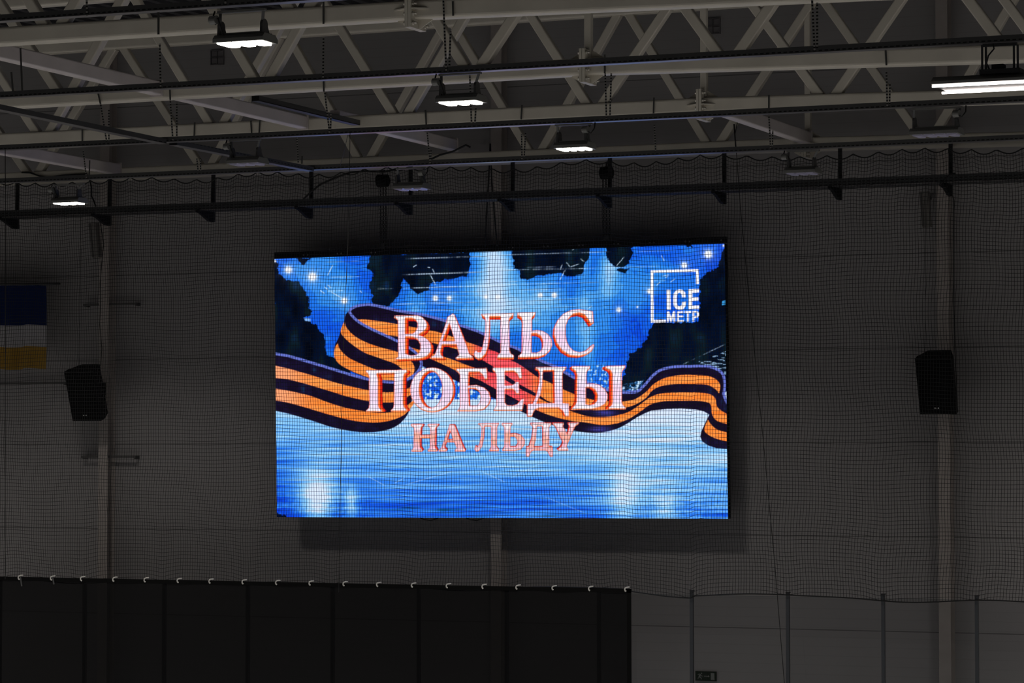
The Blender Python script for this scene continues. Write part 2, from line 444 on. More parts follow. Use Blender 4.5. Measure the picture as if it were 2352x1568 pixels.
# ------------------------------------------------------------------ lamps
LY = [20.25, TY[0] - 0.097, TY[1] - 0.097, TY[2] - 0.097]
def floodlight(label, Y, xl, xr, ybot, barl, barr, bary, lit, n=3, left_driver=True):
    """LED flood lamp hung from a tray by a bar and two arms; xl, xr, ybot: front lower edge on the photograph"""
    A, B = P(xl, ybot + (xr - xl) * 0.025, Y), P(xr - 14, ybot - (xr - xl) * 0.03, Y)
    z = (A.z + B.z) / 2; x0, x1 = A.x, B.x
    dep = 0.26
    t = thing('floodlight', label, 'lamp', ((x0 + x1) / 2, Y, z), 'LED floodlights under the trusses')
    hs = MB()
    prof = [(0.0, 0.0), (dep, 0.0), (dep, 0.03), (dep - 0.04, 0.062), (0.035, 0.062), (0.0, 0.03)]
    hs.add([(x0, Y + u, z + v) for u, v in prof] + [(x1, Y + u, z + v) for u, v in prof],
           [tuple(range(6))[::-1], tuple(range(6, 12))] + [(i, (i + 1) % 6, 6 + (i + 1) % 6, 6 + i) for i in range(6)])
    for k in range(5):
        yy = Y + 0.05 + k * 0.04
        MB().box((x0 + 0.03, yy, z + 0.062), (x1 - 0.03, yy + 0.008, z + 0.078)).build('cooling_fin', M_HOUSING, t)
    hs.build('housing', M_HOUSING, t)
    wdt = (x1 - x0 - 0.03) / n
    for k in range(n):
        mx0 = x0 + 0.015 + k * wdt
        mm = MB()
        pr = [(mx0 + 0.010, Y + 0.02), (mx0 + wdt - 0.010, Y + 0.02), (mx0 + wdt - 0.010, Y + dep - 0.05), (mx0 + wdt * 0.72, Y + dep - 0.012), (mx0 + wdt * 0.28, Y + dep - 0.012), (mx0 + 0.010, Y + dep - 0.05)]
        mm.add([(p[0], p[1], z + 0.002) for p in pr] + [(p[0] + (0.006 if i in (0, 5) else -0.006 if i in (1, 2) else 0), p[1], z - 0.012) for i, p in enumerate(pr)],
               [tuple(range(6)), tuple(range(6, 12))[::-1]] + [(i, (i + 1) % 6, 6 + (i + 1) % 6, 6 + i) for i in range(6)])
        mm.build('led_module', M_LIT if lit else M_LENS, t)
    bz = (P(barl, bary, Y).z + P(barr, bary, Y).z) / 2
    bl, br = P(barl, bary, Y).x, P(barr, bary, Y).x
    ym = Y + dep * 0.5
    MB().bar((bl, Y + 0.03, bz), (br, Y + 0.03, bz), 0.04, 0.018, (0, 1, 0)).build('mounting_bar', M_HOUSING, t)
    for sx, ex in ((x0 + 0.035, bl + 0.02), (x1 - 0.03, br - 0.02)):
        am = MB().bar((ex, Y + 0.03, bz), (sx, Y + 0.06, z + 0.16), 0.022, 0.010, (1, 0, 0))
        arm_ = am.build('hanging_arm', M_GALV, t)
        pv = MB()
        arc = [(sx, Y + 0.08 + 0.046 * math.cos(a_), z + 0.13 + 0.046 * math.sin(a_)) for a_ in np.linspace(-0.2, math.pi + 0.2, 13)]
        pv.plate([(sx, Y + 0.03, z + 0.06), (sx, Y + 0.16, z + 0.06)] + arc, (1, 0, 0), 0.022)
        pv.build('pivot_bracket', M_GALV, arm_)
    sx, ex = (x0 + 0.035, bl + 0.02) if left_driver else (x1 - 0.03, br - 0.02)
    d = -1 if left_driver else 1
    MB().tube([(ex + d * 0.05, Y + 0.03, bz + 0.01), (ex + d * 0.055, Y, bz - 0.05), (ex + d * 0.02, Y - 0.01, bz - 0.10),
               (sx + d * 0.03, Y - 0.012, (bz + z + 0.10) / 2), (sx - d * 0.02, Y - 0.01, z + 0.19), (sx + 0.03, Y + 0.01, z + 0.12), (sx + 0.035, Y + 0.05, z + 0.06)], 0.007).build('cable', M_CABLE, t, smooth=True)
    cb = Vector((sx + d * 0.02, Y - 0.012, (bz * 0.55 + (z + 0.1) * 0.45)))
    MB().cyl(cb + Vector((-0.03, 0.01, 0)), cb + Vector((0.03, 0.0, 0)), 0.035, 16).build('connector', M_HOUSING, t)
    if lit:
        pass
    return t

floodlight('lit floodlight at upper left, hanging in front of the nearest truss', LY[0], 488, 617, 95, 497, 606, 24, True)
floodlight('lit floodlight above the screen, left of its middle, under the second truss', LY[1], 999, 1108, 232, 1006, 1102, 169, True)
floodlight('lit floodlight above the right half of the screen, under the third truss', LY[2], 1270, 1362, 339, 1273, 1358, 285.5, True, n=4, left_driver=False)
floodlight('lit floodlight at far left, hanging in front of the net', LY[3], 116, 192, 465, 122, 190, 424, True)
floodlight('unlit floodlight at left, between the third and last trusses', LY[2], 519, 606, 374, 524, 597, 321, False)
floodlight('unlit lavender floodlight in front of the net, above the left part of the screen', LY[3], 901, 984, 432, 908, 976, 386, False, left_driver=False)
floodlight('unlit floodlight in front of the net, right of the screen', LY[3], 1800, 1886, 396, 1806, 1880, 346, False)
floodlight('unlit wide floodlight at upper right, below the third truss', LY[2], 2088, 2214, 307, 2093, 2210, 247.5, False, n=4, left_driver=False)

# twin tube fitting
Y = 23.85
A, B = P(2140, 199, Y), P(2420, 186, Y)
z = A.z; x0 = A.x; x1 = x0 + 1.5
tf = thing('tube_light', 'lit twin tube light at the upper right edge of the picture', 'lamp', (x0, Y, z))
bd = MB()
prof = [(-0.03, 0.016), (-0.03, 0.04), (0.05, 0.085), (0.40, 0.085), (0.49, 0.04), (0.49, 0.016)]
bd.add([(x0, Y + u, z + v) for u, v in prof] + [(x1, Y + u, z + v) for u, v in prof],
       [tuple(range(6))[::-1], tuple(range(6, 12))] + [(i, (i + 1) % 6, 6 + (i + 1) % 6, 6 + i) for i in range(6)])
bd.build('housing', M_HOUSING, tf)
MB().cyl((x0 + 0.005, Y + 0.0, z + 0.002), (x1 - 0.01, Y + 0.0, z + 0.002), 0.0105, 12).build('lit_tube', M_TUBE, tf)
MB().cyl((x0 - 0.03, Y + 0.46, z + 0.002), (x1 - 0.01, Y + 0.46, z + 0.002), 0.0105, 12).build('lit_tube', M_TUBE, tf)
for px in (2259, 2332):
    q = P(px, 100, Y + 0.06); q0 = P(px, 103, Y + 0.06)
    for dx in (-0.012, 0.020):
        MB().bar((q0.x + dx, Y + 0.06, q0.z), (q0.x + dx, Y + 0.06, z + 0.08), 0.016, 0.012, (1, 0, 0)).build('hanging_arm', M_DARK, tf)
qa, qb = P(2258, 104.5, Y + 0.06), P(2336, 100.5, Y + 0.06)
MB().bar(qa, qb, 0.03, 0.025, (0, 1, 0)).build('mounting_bar', M_DARK, tf)
qa, qb = P(2252, 168, Y + 0.06), P(2345, 168, Y + 0.06)
MB().box((qa.x, Y + 0.02, z + 0.085), (qb.x, Y + 0.20, z + 0.125)).build('gear_tray', M_DARK, tf)
MB().box((qa.x + 0.10, Y + 0.03, z + 0.125), (qa.x + 0.20, Y + 0.12, z + 0.165)).build('driver_box', M_BLACK, tf)
MB().tube([P(2281, 100, Y + 0.05), P(2283, 112, Y + 0.04), P(2270, 128, Y + 0.03), P(2266, 145, Y + 0.03), P(2274, 163, Y + 0.06)], 0.007).build('cable', M_CABLE, tf, smooth=True)

# ------------------------------------------------------------------ square vents high on the wall
for px, py, lab in ((499, 132, 'small square four-pane plate high on the wall, below the upper left floodlight'),
                    (1637, 60, 'small square four-pane plate high on the wall, right of the screen joint')):
    c = P(px, py, YW - 0.012)
    v = thing('wall_plate', lab, 'wall plate', c)
    s = 0.092
    fr = MB()
    for (a0, a1, b0, b1) in ((-s, s, -s - 0.012, -s), (-s, s, s, s + 0.012), (-s - 0.012, -s, -s - 0.012, s + 0.012), (s, s + 0.012, -s - 0.012, s + 0.012), (-0.005, 0.005, -s, s), (-s, s, -0.005, 0.005)):
        fr.box((c.x + a0, YW - 0.025, c.z + b0), (c.x + a1, YW, c.z + b1))
    fr.build('frame', mat('plate_frame_grey', (0.13, 0.12, 0.125), 0.35), v)
    for dx in (-1, 1):
        for dz in (-1, 1):
            MB().box((c.x + dx * 0.048 - 0.038, YW - 0.012, c.z + dz * 0.048 - 0.038), (c.x + dx * 0.048 + 0.038, YW, c.z + dz * 0.048 + 0.038)).build('pane', mat('plate_pane_grey', (0.17, 0.16, 0.165), 0.2), v)

# ------------------------------------------------------------------ LED screen
# ---- begin paint
# picture shown by the screen: drawn in numpy as the lit colour of every LED
def paint_screen(PXs, PYs):
    X0, Y0, SS = 618.0, 535.0, 2.0
    WI, HI = int(1066 * SS), int(680 * SS)
    xs = X0 + (np.arange(WI) + 0.5) / SS; ys = Y0 + (np.arange(HI) + 0.5) / SS
    rng = np.random.default_rng(5)
    X, Yg = np.meshgrid(xs.astype(np.float32), ys.astype(np.float32))
    def noise(sx, sy, oct=3):
        out = np.zeros((HI, WI), np.float32); amp = 1.0; tot = 0
        for o in range(oct):
            gx, gy = xs / (sx / 2 ** o), ys / (sy / 2 ** o)
            gx = gx - gx[0]; gy = gy - gy[0]
            L = rng.random((int(gy[-1]) + 3, int(gx[-1]) + 3)).astype(np.float32)
            ix = gx.astype(int); iy = gy.astype(int); fx = (gx - ix).astype(np.float32); fy = (gy - iy).astype(np.float32)
            fx = fx * fx * (3 - 2 * fx); fy = (fy * fy * (3 - 2 * fy))[:, None]
            a = L[iy][:, ix]; b = L[iy][:, ix + 1]; c = L[iy + 1][:, ix]; d = L[iy + 1][:, ix + 1]
            out += amp * ((a * (1 - fx) + b * fx) * (1 - fy) + (c * (1 - fx) + d * fx) * fy)
            tot += amp; amp *= 0.55
        return out / tot
    def mask(poly, holes=(), warp=None):
        allp = [np.array(poly, float)] + [np.array(h, float) for h in holes]
        p0 = allp[0].min(0) - 8; p1 = allp[0].max(0) + 8
        i0, i1 = max(0, int((p0[0] - X0) * SS)), min(WI, int((p1[0] - X0) * SS) + 1)
        j0, j1 = max(0, int((p0[1] - Y0) * SS)), min(HI, int((p1[1] - Y0) * SS) + 1)
        m = np.zeros((HI, WI), np.float32)
        if i1 <= i0 or j1 <= j0: return m
        xx = X[j0:j1, i0:i1]; yy = Yg[j0:j1, i0:i1]
        if warp is not None:
            xx = xx + warp[0][j0:j1, i0:i1]; yy = yy + warp[1][j0:j1, i0:i1]
        ins = np.zeros(xx.shape, bool)
        for P_ in allp:
            q = np.roll(P_, -1, 0)
            for (xa, ya), (xb, yb) in zip(P_, q):
                if ya == yb: continue
                c = ((yy >= ya) != (yy >= yb))
                ins ^= c & (xx < (xb - xa) * (yy - ya) / (yb - ya) + xa)
        m[j0:j1, i0:i1] = ins
        return m
    def soft(m, n=1):
        for _ in range(n):
            p = np.pad(m, 1, mode='edge')
            m = (p[:-2, 1:-1] + p[2:, 1:-1] + p[1:-1, :-2] + p[1:-1, 2:] + 2 * m) / 6
        return m
    def shiftm(m, dx, dy):
        return np.roll(np.roll(m, int(round(dy * SS)), 0), int(round(dx * SS)), 1)
    def dil(m):
        o = m
        for dx, dy in ((1, 0), (-1, 0), (0, 1), (0, -1)): o = np.maximum(o, np.roll(np.roll(m, dy, 0), dx, 1))
        return o
    def ero(m): return 1 - dil(1 - m)
    def C(r, g, b): return np.array([r, g, b], np.float32) / 255
    def blend(img, m, col):
        col = np.asarray(col, np.float32)
        return img * (1 - m[..., None]) + (col if col.ndim == 3 else col[None, None]) * m[..., None]
    def z(org, k, pts): return [(org[0] + x / k, org[1] + y / k) for x, y in pts]
    K = 2352 / 540.0
    A_ = lambda pts: z((620, 540), K, pts)
    B_ = lambda pts: z((1140, 540), K, pts)
    C_ = lambda pts: z((620, 860), K, pts)
    D_ = lambda pts: z((1140, 860), K, pts)
    def gauss(x, y, rx, ry): return np.exp(-((X - x) / rx) ** 2 - ((Yg - y) / ry) ** 2)
    def smooth(a, lo, hi):
        t = np.clip((a - lo) / (hi - lo), 0, 1); return t * t * (3 - 2 * t)
    def ramp(t, stops):
        tt = np.clip(t, 0, 1); out = np.zeros((HI, WI, 3), np.float32)
        pos = [s[0] for s in stops]
        for ch in range(3): out[..., ch] = np.interp(tt, pos, [s[1][ch] for s in stops])
        return out
    n1 = noise(60, 40, 4); n2 = noise(14, 14, 3); n3 = noise(5, 5, 2)
    # upper scene: arena lights
    L = 0.20 + 0.40 * (n1 - 0.5)
    L += 0.52 * np.exp(-((X - 1136) / 30) ** 2) * smooth(Yg, 900, 560)
    L += 0.36 * np.exp(-((X - 1136) / (52 + (Yg - 560) * 0.25)) ** 2) * smooth(Yg, 930, 600)
    L += 0.24 * gauss(1130, 705, 150, 60)
    L += 0.28 * gauss(740, 625, 70, 70) + 0.22 * gauss(790, 680, 60, 45) + 0.25 * gauss(1440, 640, 90, 60) + 0.22 * gauss(1240, 690, 60, 70) + 0.3 * gauss(1330, 760, 90, 60)
    L += 0.30 * np.exp(-((X - 1400 + (Yg - 600) * 0.10) / 22) ** 2) * smooth(Yg, 800, 640) + 0.22 * np.exp(-((X - 1340 - (Yg - 600) * 0.05) / 18) ** 2)
    L += 0.25 * np.exp(-((X - 960 - (660 - Yg) * 0.1) / 26) ** 2) * smooth(Yg, 620, 700)
    L = np.round((L + 0.05 * (n2 - 0.5)) * 9) / 9 * 0.65 + L * 0.35 + 0.05 * (n3 - 0.5)
    img = ramp(L, [(0, C(6, 52, 200)), (0.18, C(14, 82, 222)), (0.4, C(36, 126, 230)), (0.62, C(92, 172, 240)), (0.82, C(150, 200, 248)), (1.1, C(205, 222, 250))])
    # dark hall shapes with ragged edges
    wx, wy = (noise(9, 9, 3) - 0.5) * 13, (noise(9, 9, 3) - 0.5) * 11
    darkc = ramp(noise(30, 60, 3) * 1.25 - 0.15, [(0, C(1, 4, 14)), (0.45, C(3, 14, 38)), (0.7, C(10, 26, 34)), (1, C(14, 40, 80))])
    darks = [A_([(30, 300), (80, 380), (150, 440), (290, 455), (340, 530), (385, 630), (405, 800), (345, 830), (440, 880), (500, 960), (540, 1040), (560, 1160), (600, 1210), (800, 1250), (800, 1420), (30, 1250)]),
             A_([(40, 240), (90, 300), (90, 420), (30, 420)]),
             A_([(270, 230), (420, 225), (380, 260), (320, 300), (290, 250)]),
             A_([(1010, 190), (2010, 165), (1990, 330), (1960, 410), (1700, 460), (1590, 480), (1600, 540), (1480, 590), (1420, 540), (1390, 480), (1340, 420), (1310, 560), (1240, 650), (1210, 720), (1030, 700), (1020, 560), (990, 470), (1040, 400), (975, 330)]),
             B_([(150, 130), (960, 100), (930, 220), (890, 290), (840, 400), (700, 410), (620, 370), (380, 420), (340, 440), (235, 440), (230, 350), (170, 330)]),
             B_([(1110, 110), (1370, 100), (1340, 270), (1290, 310), (1220, 320), (1150, 300), (1110, 220)]), B_([(1200, 335), (1330, 335), (1300, 390), (1215, 365)]),
             B_([(1900, 80), (1970, 90), (1960, 118), (1910, 115)]),
             B_([(2330, 100), (2275, 140), (2250, 250), (2190, 340), (2060, 395), (2030, 480), (2025, 870), (1690, 870), (1640, 830), (1610, 850), (1560, 900), (1540, 940), (1510, 1030), (1450, 1110), (1340, 1190), (1320, 1250), (1260, 1440), (1230, 1560), (2340, 1560)])]
    dm = np.zeros((HI, WI), np.float32)
    for d in darks: dm = np.maximum(dm, mask(d, warp=(wx, wy)))
    edge = np.clip(soft(dm, 14) * 1.0, 0, 1)
    img = blend(img, np.clip(edge * 1.0, 0, 1) * 0.45 * (1 - dm), C(6, 40, 190))
    img = blend(img, soft(dm, 1), darkc)
    # light streaks of the roof bars
    def line(p, q, w, s, col=(210, 232, 255), brk=0.0):
        nonlocal img
        (x0, y0), (x1, y1) = p, q
        dx, dy = x1 - x0, y1 - y0; ln = math.hypot(dx, dy)
        t = ((X - x0) * dx + (Yg - y0) * dy) / ln ** 2
        d = np.abs((X - x0) * dy - (Yg - y0) * dx) / ln
        m = np.exp(-(d / w) ** 2) * ((t > 0) & (t < 1)) * s * np.clip(np.minimum(t, 1 - t) * 6 + 0.25, 0, 1)
        if brk: m = m * np.clip(n2 * 2.2 - brk, 0, 1)
        img = blend(img, np.clip(m, 0, 1).astype(np.float32), C(*col))
    for a, b, s in [((1350, 235), (2352, 205), .75), ((1320, 395), (2200, 365), .85), ((1330, 530), (2352, 500), .8), ((1230, 690), (2120, 668), .6), ((1600, 575), (2300, 560), .5),
                    ((1280, 755), (2300, 740), .5), ((570, 560), (740, 553), .6), ((590, 420), (910, 413), .5), ((530, 270), (910, 258), .4), ((1070, 535), (1240, 532), .5), ((1700, 610), (2300, 600), .35)]:
        p, q = A_([a, b]); line(p, q, 1.2, s, brk=0.2)
    for a, b, s in [((0, 200), (1150, 165), .6), ((0, 350), (980, 330), .7), ((0, 495), (1050, 470), .6), ((220, 550), (700, 535), .5), ((120, 665), (820, 635), .55), ((0, 740), (900, 710), .4),
                    ((960, 330), (1650, 310), .4), ((300, 322), (600, 315), .5), ((1400, 165), (1800, 150), .35), ((130, 465), (240, 460), .6), ((1575, 455), (1700, 453), .6)]:
        p, q = B_([a, b]); line(p, q, 1.2, s, brk=0.2)
    for a, b in [((1600, 390), (1660, 500)), ((1625, 335), (1645, 380)), ((1575, 320), (1605, 325)), ((575, 495), (615, 530)), ((500, 550), (550, 585)), ((545, 515), (580, 545)), ((575, 405), (630, 295)), ((610, 565), (720, 630)), ((900, 555), (920, 575)), ((1430, 320), (1470, 295))]:
        p, q = A_([a, b]); line(p, q, 1.1, 0.85)
    for a, b in [((660, 290), (640, 345)), ((690, 345), (635, 450)), ((700, 270), (740, 320)), ((740, 318), (830, 285)), ((840, 235), (880, 265)), ((1200, 310), (1280, 215)), ((1660, 410), (1730, 395)), ((1690, 425), (1720, 410)), ((1740, 470), (1790, 435)), ((1600, 505), (1640, 465)), ((760, 150), (775, 135)), ((1650, 200), (1680, 260)), ((910, 740), (960, 705))]:
        p, q = B_([a, b]); line(p, q, 1.0, 0.8)
    # textured stands beneath the horizon glow
    tex = mask([(955, 838), (1110, 838), (1110, 918), (955, 918)]) + mask([(1352, 850), (1384, 832), (1402, 838), (1400, 895), (1365, 900)], warp=(wx, wy)) * 0.8 + mask([(1425, 884), (1480, 872), (1475, 900), (1425, 905)], warp=(wx * .4, wy * .4)) * 0.9
    img = blend(img, np.clip(tex, 0, 1) * np.clip(n3 * 2 - .5, 0, 1), C(60, 150, 235))
    img = blend(img, np.clip(tex, 0, 1) * (n3 > 0.64), C(200, 230, 255))
    p, q = B_([(1830, 1310), (2290, 1090)]); line(p, q, 1.0, 0.9, brk=0.55)
    sp_ = mask(B_([(1900, 1310), (2300, 1160), (2300, 1400), (2100, 1330)])) * (noise(14, 2.2, 2) > 0.66)
    img = blend(img, sp_.astype(np.float32) * .8, C(170, 210, 250))
    blk = mask(B_([(2260, 660), (2290, 650), (2290, 695), (2255, 700)])); img = blend(img, blk * .9, C(60, 160, 230))
    blk = mask(A_([(340, 825), (405, 835), (405, 862), (350, 855)])); img = blend(img, blk, C(120, 170, 235))
    # ice
    hz = np.where(X < 1200, 917.0, 899.0)
    st = noise(150, 4.5, 4); st2 = noise(60, 2.2, 2)
    curve = np.abs(X - 1150) / 520.0
    t = (Yg - 915) / 275.0
    br = 0.92 - 0.26 * smooth(t, 0.02, 0.40) - 0.42 * smooth(t, 0.38, 0.98)
    br += 0.12 * smooth(X, 1150, 1500) * smooth(Yg, 1180, 1000) + 0.12 * smooth(X, 1200, 1550) * smooth(t, .5, .8) - 0.16 * smooth(X, 760, 640) * smooth(t, 0.2, 0.5) - 0.10 * smooth(X, 900, 640)
    br += (st - 0.5) * 0.75 * smooth(t, 0.02, 0.35) + (st2 - 0.5) * 0.25
    br += 0.55 * gauss(722, 1130, 55, 70) + 0.4 * gauss(730, 1160, 30, 45) + 0.5 * gauss(807, 1158, 14, 34) + 0.36 * gauss(1430, 1150, 34, 70) + 0.36 * gauss(1530, 1168, 28, 34) + 0.16 * gauss(1470, 1110, 80, 90)
    br += (n3 - 0.5) * 0.22 * smooth(Yg, 1080, 1160) * smooth(np.abs(X - 1150), 250, 350)
    ice = ramp(br, [(-0.1, C(6, 42, 190)), (0.1, C(14, 74, 215)), (0.3, C(40, 118, 232)), (0.5, C(84, 158, 240)), (0.7, C(134, 196, 248)), (0.86, C(182, 216, 250)), (1.1, C(230, 232, 252))])
    im_ = (Yg > hz).astype(np.float32)
    img = blend(img, soft(im_, 1), ice)
    gm = np.clip((noise(80, 3.0, 3) - 0.55) * 6, 0, 1) * (gauss(980, 1172, 150, 16) + gauss(1220, 1182, 90, 8))
    img = blend(img, np.clip(gm, 0, 0.85).astype(np.float32), C(10, 70, 110))
    for a, b in [((975, 1015), (1160, 1115)), ((1240, 1090), (1350, 1030)), ((1360, 1100), (1850, 960)), ((2120, 970), (2352, 1075))]:
        p, q = C_([a, b]); line(p, q, 0.9, 0.5)
    for a, b in [((480, 1220), (900, 1390)), ((540, 840), (130, 1040)), ((1200, 1180), (1900, 1240)), ((1560, 930), (1900, 980))]:
        p, q = D_([a, b]); line(p, q, 0.9, 0.35)
    cr = mask([(636, 1176), (655, 1184), (660, 1192), (630, 1192)], warp=(wx, wy)); img = blend(img, cr, C(4, 14, 40))
    # stars
    def star(x, y, r, s=1.0):
        nonlocal img
        ang = np.arctan2(Yg - y, X - x); rad = np.hypot(X - x, Yg - y)
        spk = 0.75 + 0.25 * np.cos(ang * 9 + 1.3)
        m = np.clip(1.35 * s * np.exp(-(rad / (r * 0.33)) ** 2) + 0.65 * s * spk * np.exp(-rad / (r * 0.55)), 0, 1)
        img = blend(img, m.astype(np.float32), C(236, 240, 255))
    for (x, y, r) in [(185, 345, 22), (425, 415, 26), (745, 655, 18), (1655, 630, 16), (1795, 630, 14), (2160, 615, 12), (2280, 620, 14)]:
        p = A_([(x, y)])[0]; star(*p, r)
    for (x, y, r) in [(440, 600, 14), (580, 600, 16), (1225, 745, 14), (1530, 560, 14), (1880, 300, 18), (2120, 190, 24), (1410, 718, 5)]:
        p = B_([(x, y)])[0]; star(*p, r)
    p = A_([(50, 258)])[0]; star(*p, 7)
    p = B_([(2275, 105)])[0]; star(*p, 6)
    # ribbon
    BLK, ORG, PNK, BLU = C(20, 12, 34), C(252, 140, 58), C(240, 70, 92), C(98, 112, 200)
    on = noise(40, 5, 2)
    orgi = ramp(on, [(0.2, C(246, 124, 44)), (0.8, C(255, 154, 76))])
    pk = smooth(X, 1060, 1120) * smooth(X, 1260, 1190)
    orgm = orgi * (1 - pk[..., None]) + (C(242, 78, 88)[None, None] + (on[..., None] - .5) * .2) * pk[..., None]
    pl_ = smooth(X, 740, 640)
    orgl = orgi * (1 - pl_[..., None]) + C(255, 160, 112)[None, None] * pl_[..., None]
    blki = ramp(noise(26, 30, 3), [(0.45, C(19, 11, 33)), (0.72, C(24, 18, 48)), (0.9, C(20, 50, 84))])
    def cr_(pts, n=14):
        p = np.array(pts, float); p = np.vstack([2 * p[0] - p[1], p, 2 * p[-1] - p[-2]]); out = []
        for i in range(1, len(p) - 2):
            for k in range(n):
                t_ = k / n; a, b, c, d = p[i - 1], p[i], p[i + 1], p[i + 2]
                out.append(0.5 * (2 * b + (c - a) * t_ + (2 * a - 5 * b + 4 * c - d) * t_ ** 2 + (3 * b - a - 3 * c + d) * t_ ** 3))
        out.append(p[-2]); return [tuple(q) for q in out]
    def band(top, bot): return cr_(top) + cr_(bot)[::-1]
    def stroke(pts, w, col):
        nonlocal img
        pts = cr_(pts); q = np.array(pts); t_ = np.gradient(q, axis=0); nn = np.stack([-t_[:, 1], t_[:, 0]], 1); nn /= np.linalg.norm(nn, axis=1, keepdims=True)
        img = blend(img, soft(mask([tuple(v) for v in q + nn * w / 2] + [tuple(v) for v in (q - nn * w / 2)[::-1]])), col)
    # main diagonal band
    T = A_([(830, 720), (900, 700), (980, 690), (1100, 712), (1300, 758), (1500, 790), (1700, 840), (1900, 900), (2100, 970), (2352, 1090)]) + B_([(200, 1130), (450, 1255), (590, 1315), (780, 1425)]) + D_([(900, 75), (1100, 150), (1260, 175), (1400, 170)])
    Bm = [(828, 712), (845, 745), (880, 775), (905, 800), (940, 822), (965, 838), (1010, 858), (1060, 880), (1106, 903), (1139, 917), (1197, 945), (1220, 956), (1255, 971), (1300, 985), (1347, 993), (1381, 993), (1415, 985), (1438, 974), (1461, 959)]
    img = blend(img, soft(mask(band(T, Bm))), blki)
    img = blend(img, soft(mask(A_([(800, 762), (818, 738), (860, 715), (930, 700), (1100, 720), (1300, 770), (1500, 900), (1400, 1120), (1150, 995), (880, 855), (815, 790)]))), blki)
    o1t = A_([(830, 852), (900, 842), (1000, 848), (1250, 885), (1560, 945), (1700, 975), (1950, 1060), (2150, 1130)]) + [(1140, 808), (1163, 822), (1195, 838), (1235, 866), (1262, 878), (1300, 897), (1340, 912), (1380, 921), (1430, 921)] 
    o1b = A_([(850, 865), (1000, 945), (1150, 995), (1280, 1012), (1560, 1060), (1700, 1095), (1900, 1150), (2100, 1235)]) + [(1140, 846), (1163, 862), (1190, 880), (1235, 905), (1262, 922), (1300, 930), (1340, 938), (1380, 942), (1432, 935)]
    img = blend(img, soft(mask(band(o1t, o1b))), orgm)
    o2t = A_([(1400, 1120), (1560, 1165), (1800, 1235), (2000, 1310), (2200, 1370)]) + [(1140, 858), (1163, 874), (1195, 893), (1225, 908), (1262, 926), (1300, 940), (1347, 955), (1383, 957.5), (1415, 954), (1445, 945)]
    o2b = A_([(1400, 1160), (1560, 1215), (1750, 1300), (1900, 1370), (2100, 1450)]) + [(1115, 880), (1139, 893), (1163, 905), (1195, 922), (1225, 938), (1265, 954), (1307, 965), (1347, 970), (1383, 976), (1415, 972), (1445, 961)]
    img = blend(img, soft(mask(band(o2t, o2b))), orgm)
    img = blend(img, soft(gauss(1390, 948, 22, 6) + gauss(1375, 985, 24, 6)) * 0.8, C(70, 70, 170))
    img = blend(img, np.clip(soft(gauss(1225, 838, 26, 9)), 0, 1) * .5 * (mask(band(T, Bm))), C(50, 45, 80))
    stroke(T[2:], 6, BLU)
    # left band, sweeping in from the edge of the screen
    LT = A_([(40, 1183), (200, 1212), (400, 1270), (600, 1330), (800, 1392), (980, 1440), (1120, 1462), (1240, 1470), (1350, 1452), (1420, 1420)])
    LB = C_([(40, 360), (200, 395), (400, 455), (600, 520), (750, 555), (900, 575), (1050, 575), (1200, 545), (1300, 490), (1370, 410), (1400, 340)])
    img = blend(img, soft(mask(cr_(LT) + C_([(1430, 100), (1420, 260)]) + cr_(LB)[::-1])), blki)
    img = blend(img, soft(mask(band(C_([(40, -92), (200, -55), (400, 2), (620, 70), (750, 105), (900, 140), (990, 158), (1120, 176), (1240, 174), (1340, 150), (1425, 120)]),
                                    C_([(40, 32), (200, 52), (400, 105), (600, 165), (750, 212), (900, 248), (990, 265), (1120, 278), (1240, 275), (1330, 250), (1425, 190)])))), orgl)
    img = blend(img, soft(mask(band(C_([(40, 138), (200, 165), (400, 212), (600, 285), (750, 330), (900, 360), (990, 374), (1120, 384), (1240, 370), (1340, 330), (1440, 255)]),
                                    C_([(40, 255), (200, 285), (400, 342), (600, 402), (750, 442), (900, 470), (1050, 480), (1200, 460), (1330, 410), (1400, 345), (1440, 290)])))), orgl)
    # loop in front
    F = A_([(795, 755), (810, 790), (880, 860), (1000, 930), (1150, 1000), (1280, 1062), (1400, 1130), (1480, 1200), (1515, 1280), (1490, 1350), (1440, 1400), (1380, 1440)])
    Lo = A_([(795, 750), (755, 800), (742, 870), (715, 930), (700, 980), (680, 1040), (650, 1100), (640, 1190), (660, 1260), (730, 1320), (850, 1380), (990, 1430), (1130, 1462), (1250, 1470), (1340, 1460), (1385, 1440)])
    img = blend(img, soft(mask(cr_(F) + cr_(Lo)[::-1])), blki)
    img = blend(img, soft(mask(cr_(A_([(745, 865), (770, 930), (850, 1010), (960, 1070), (1100, 1120), (1280, 1170), (1380, 1230), (1440, 1300), (1445, 1360), (1400, 1425), (1330, 1425)])) +
                               cr_(A_([(1380, 1415), (1360, 1370), (1300, 1320), (1250, 1285), (1100, 1230), (960, 1180), (860, 1120), (760, 1040), (715, 985), (712, 940), (740, 870)])))), orgi)
    img = blend(img, soft(mask(cr_(A_([(680, 1080), (700, 1140), (780, 1220), (900, 1280), (1050, 1340), (1200, 1370), (1330, 1375), (1400, 1400), (1340, 1452), (1240, 1452), (1120, 1445)])) +
                               cr_(A_([(990, 1425), (850, 1372), (730, 1312), (665, 1255), (642, 1190), (655, 1110)])))), orgi)
    stroke(F, 6, BLU)
    stroke(A_([(795, 760), (815, 735), (860, 712), (920, 698), (985, 692)]), 6, BLU)
    stroke(LT, 6, BLU)
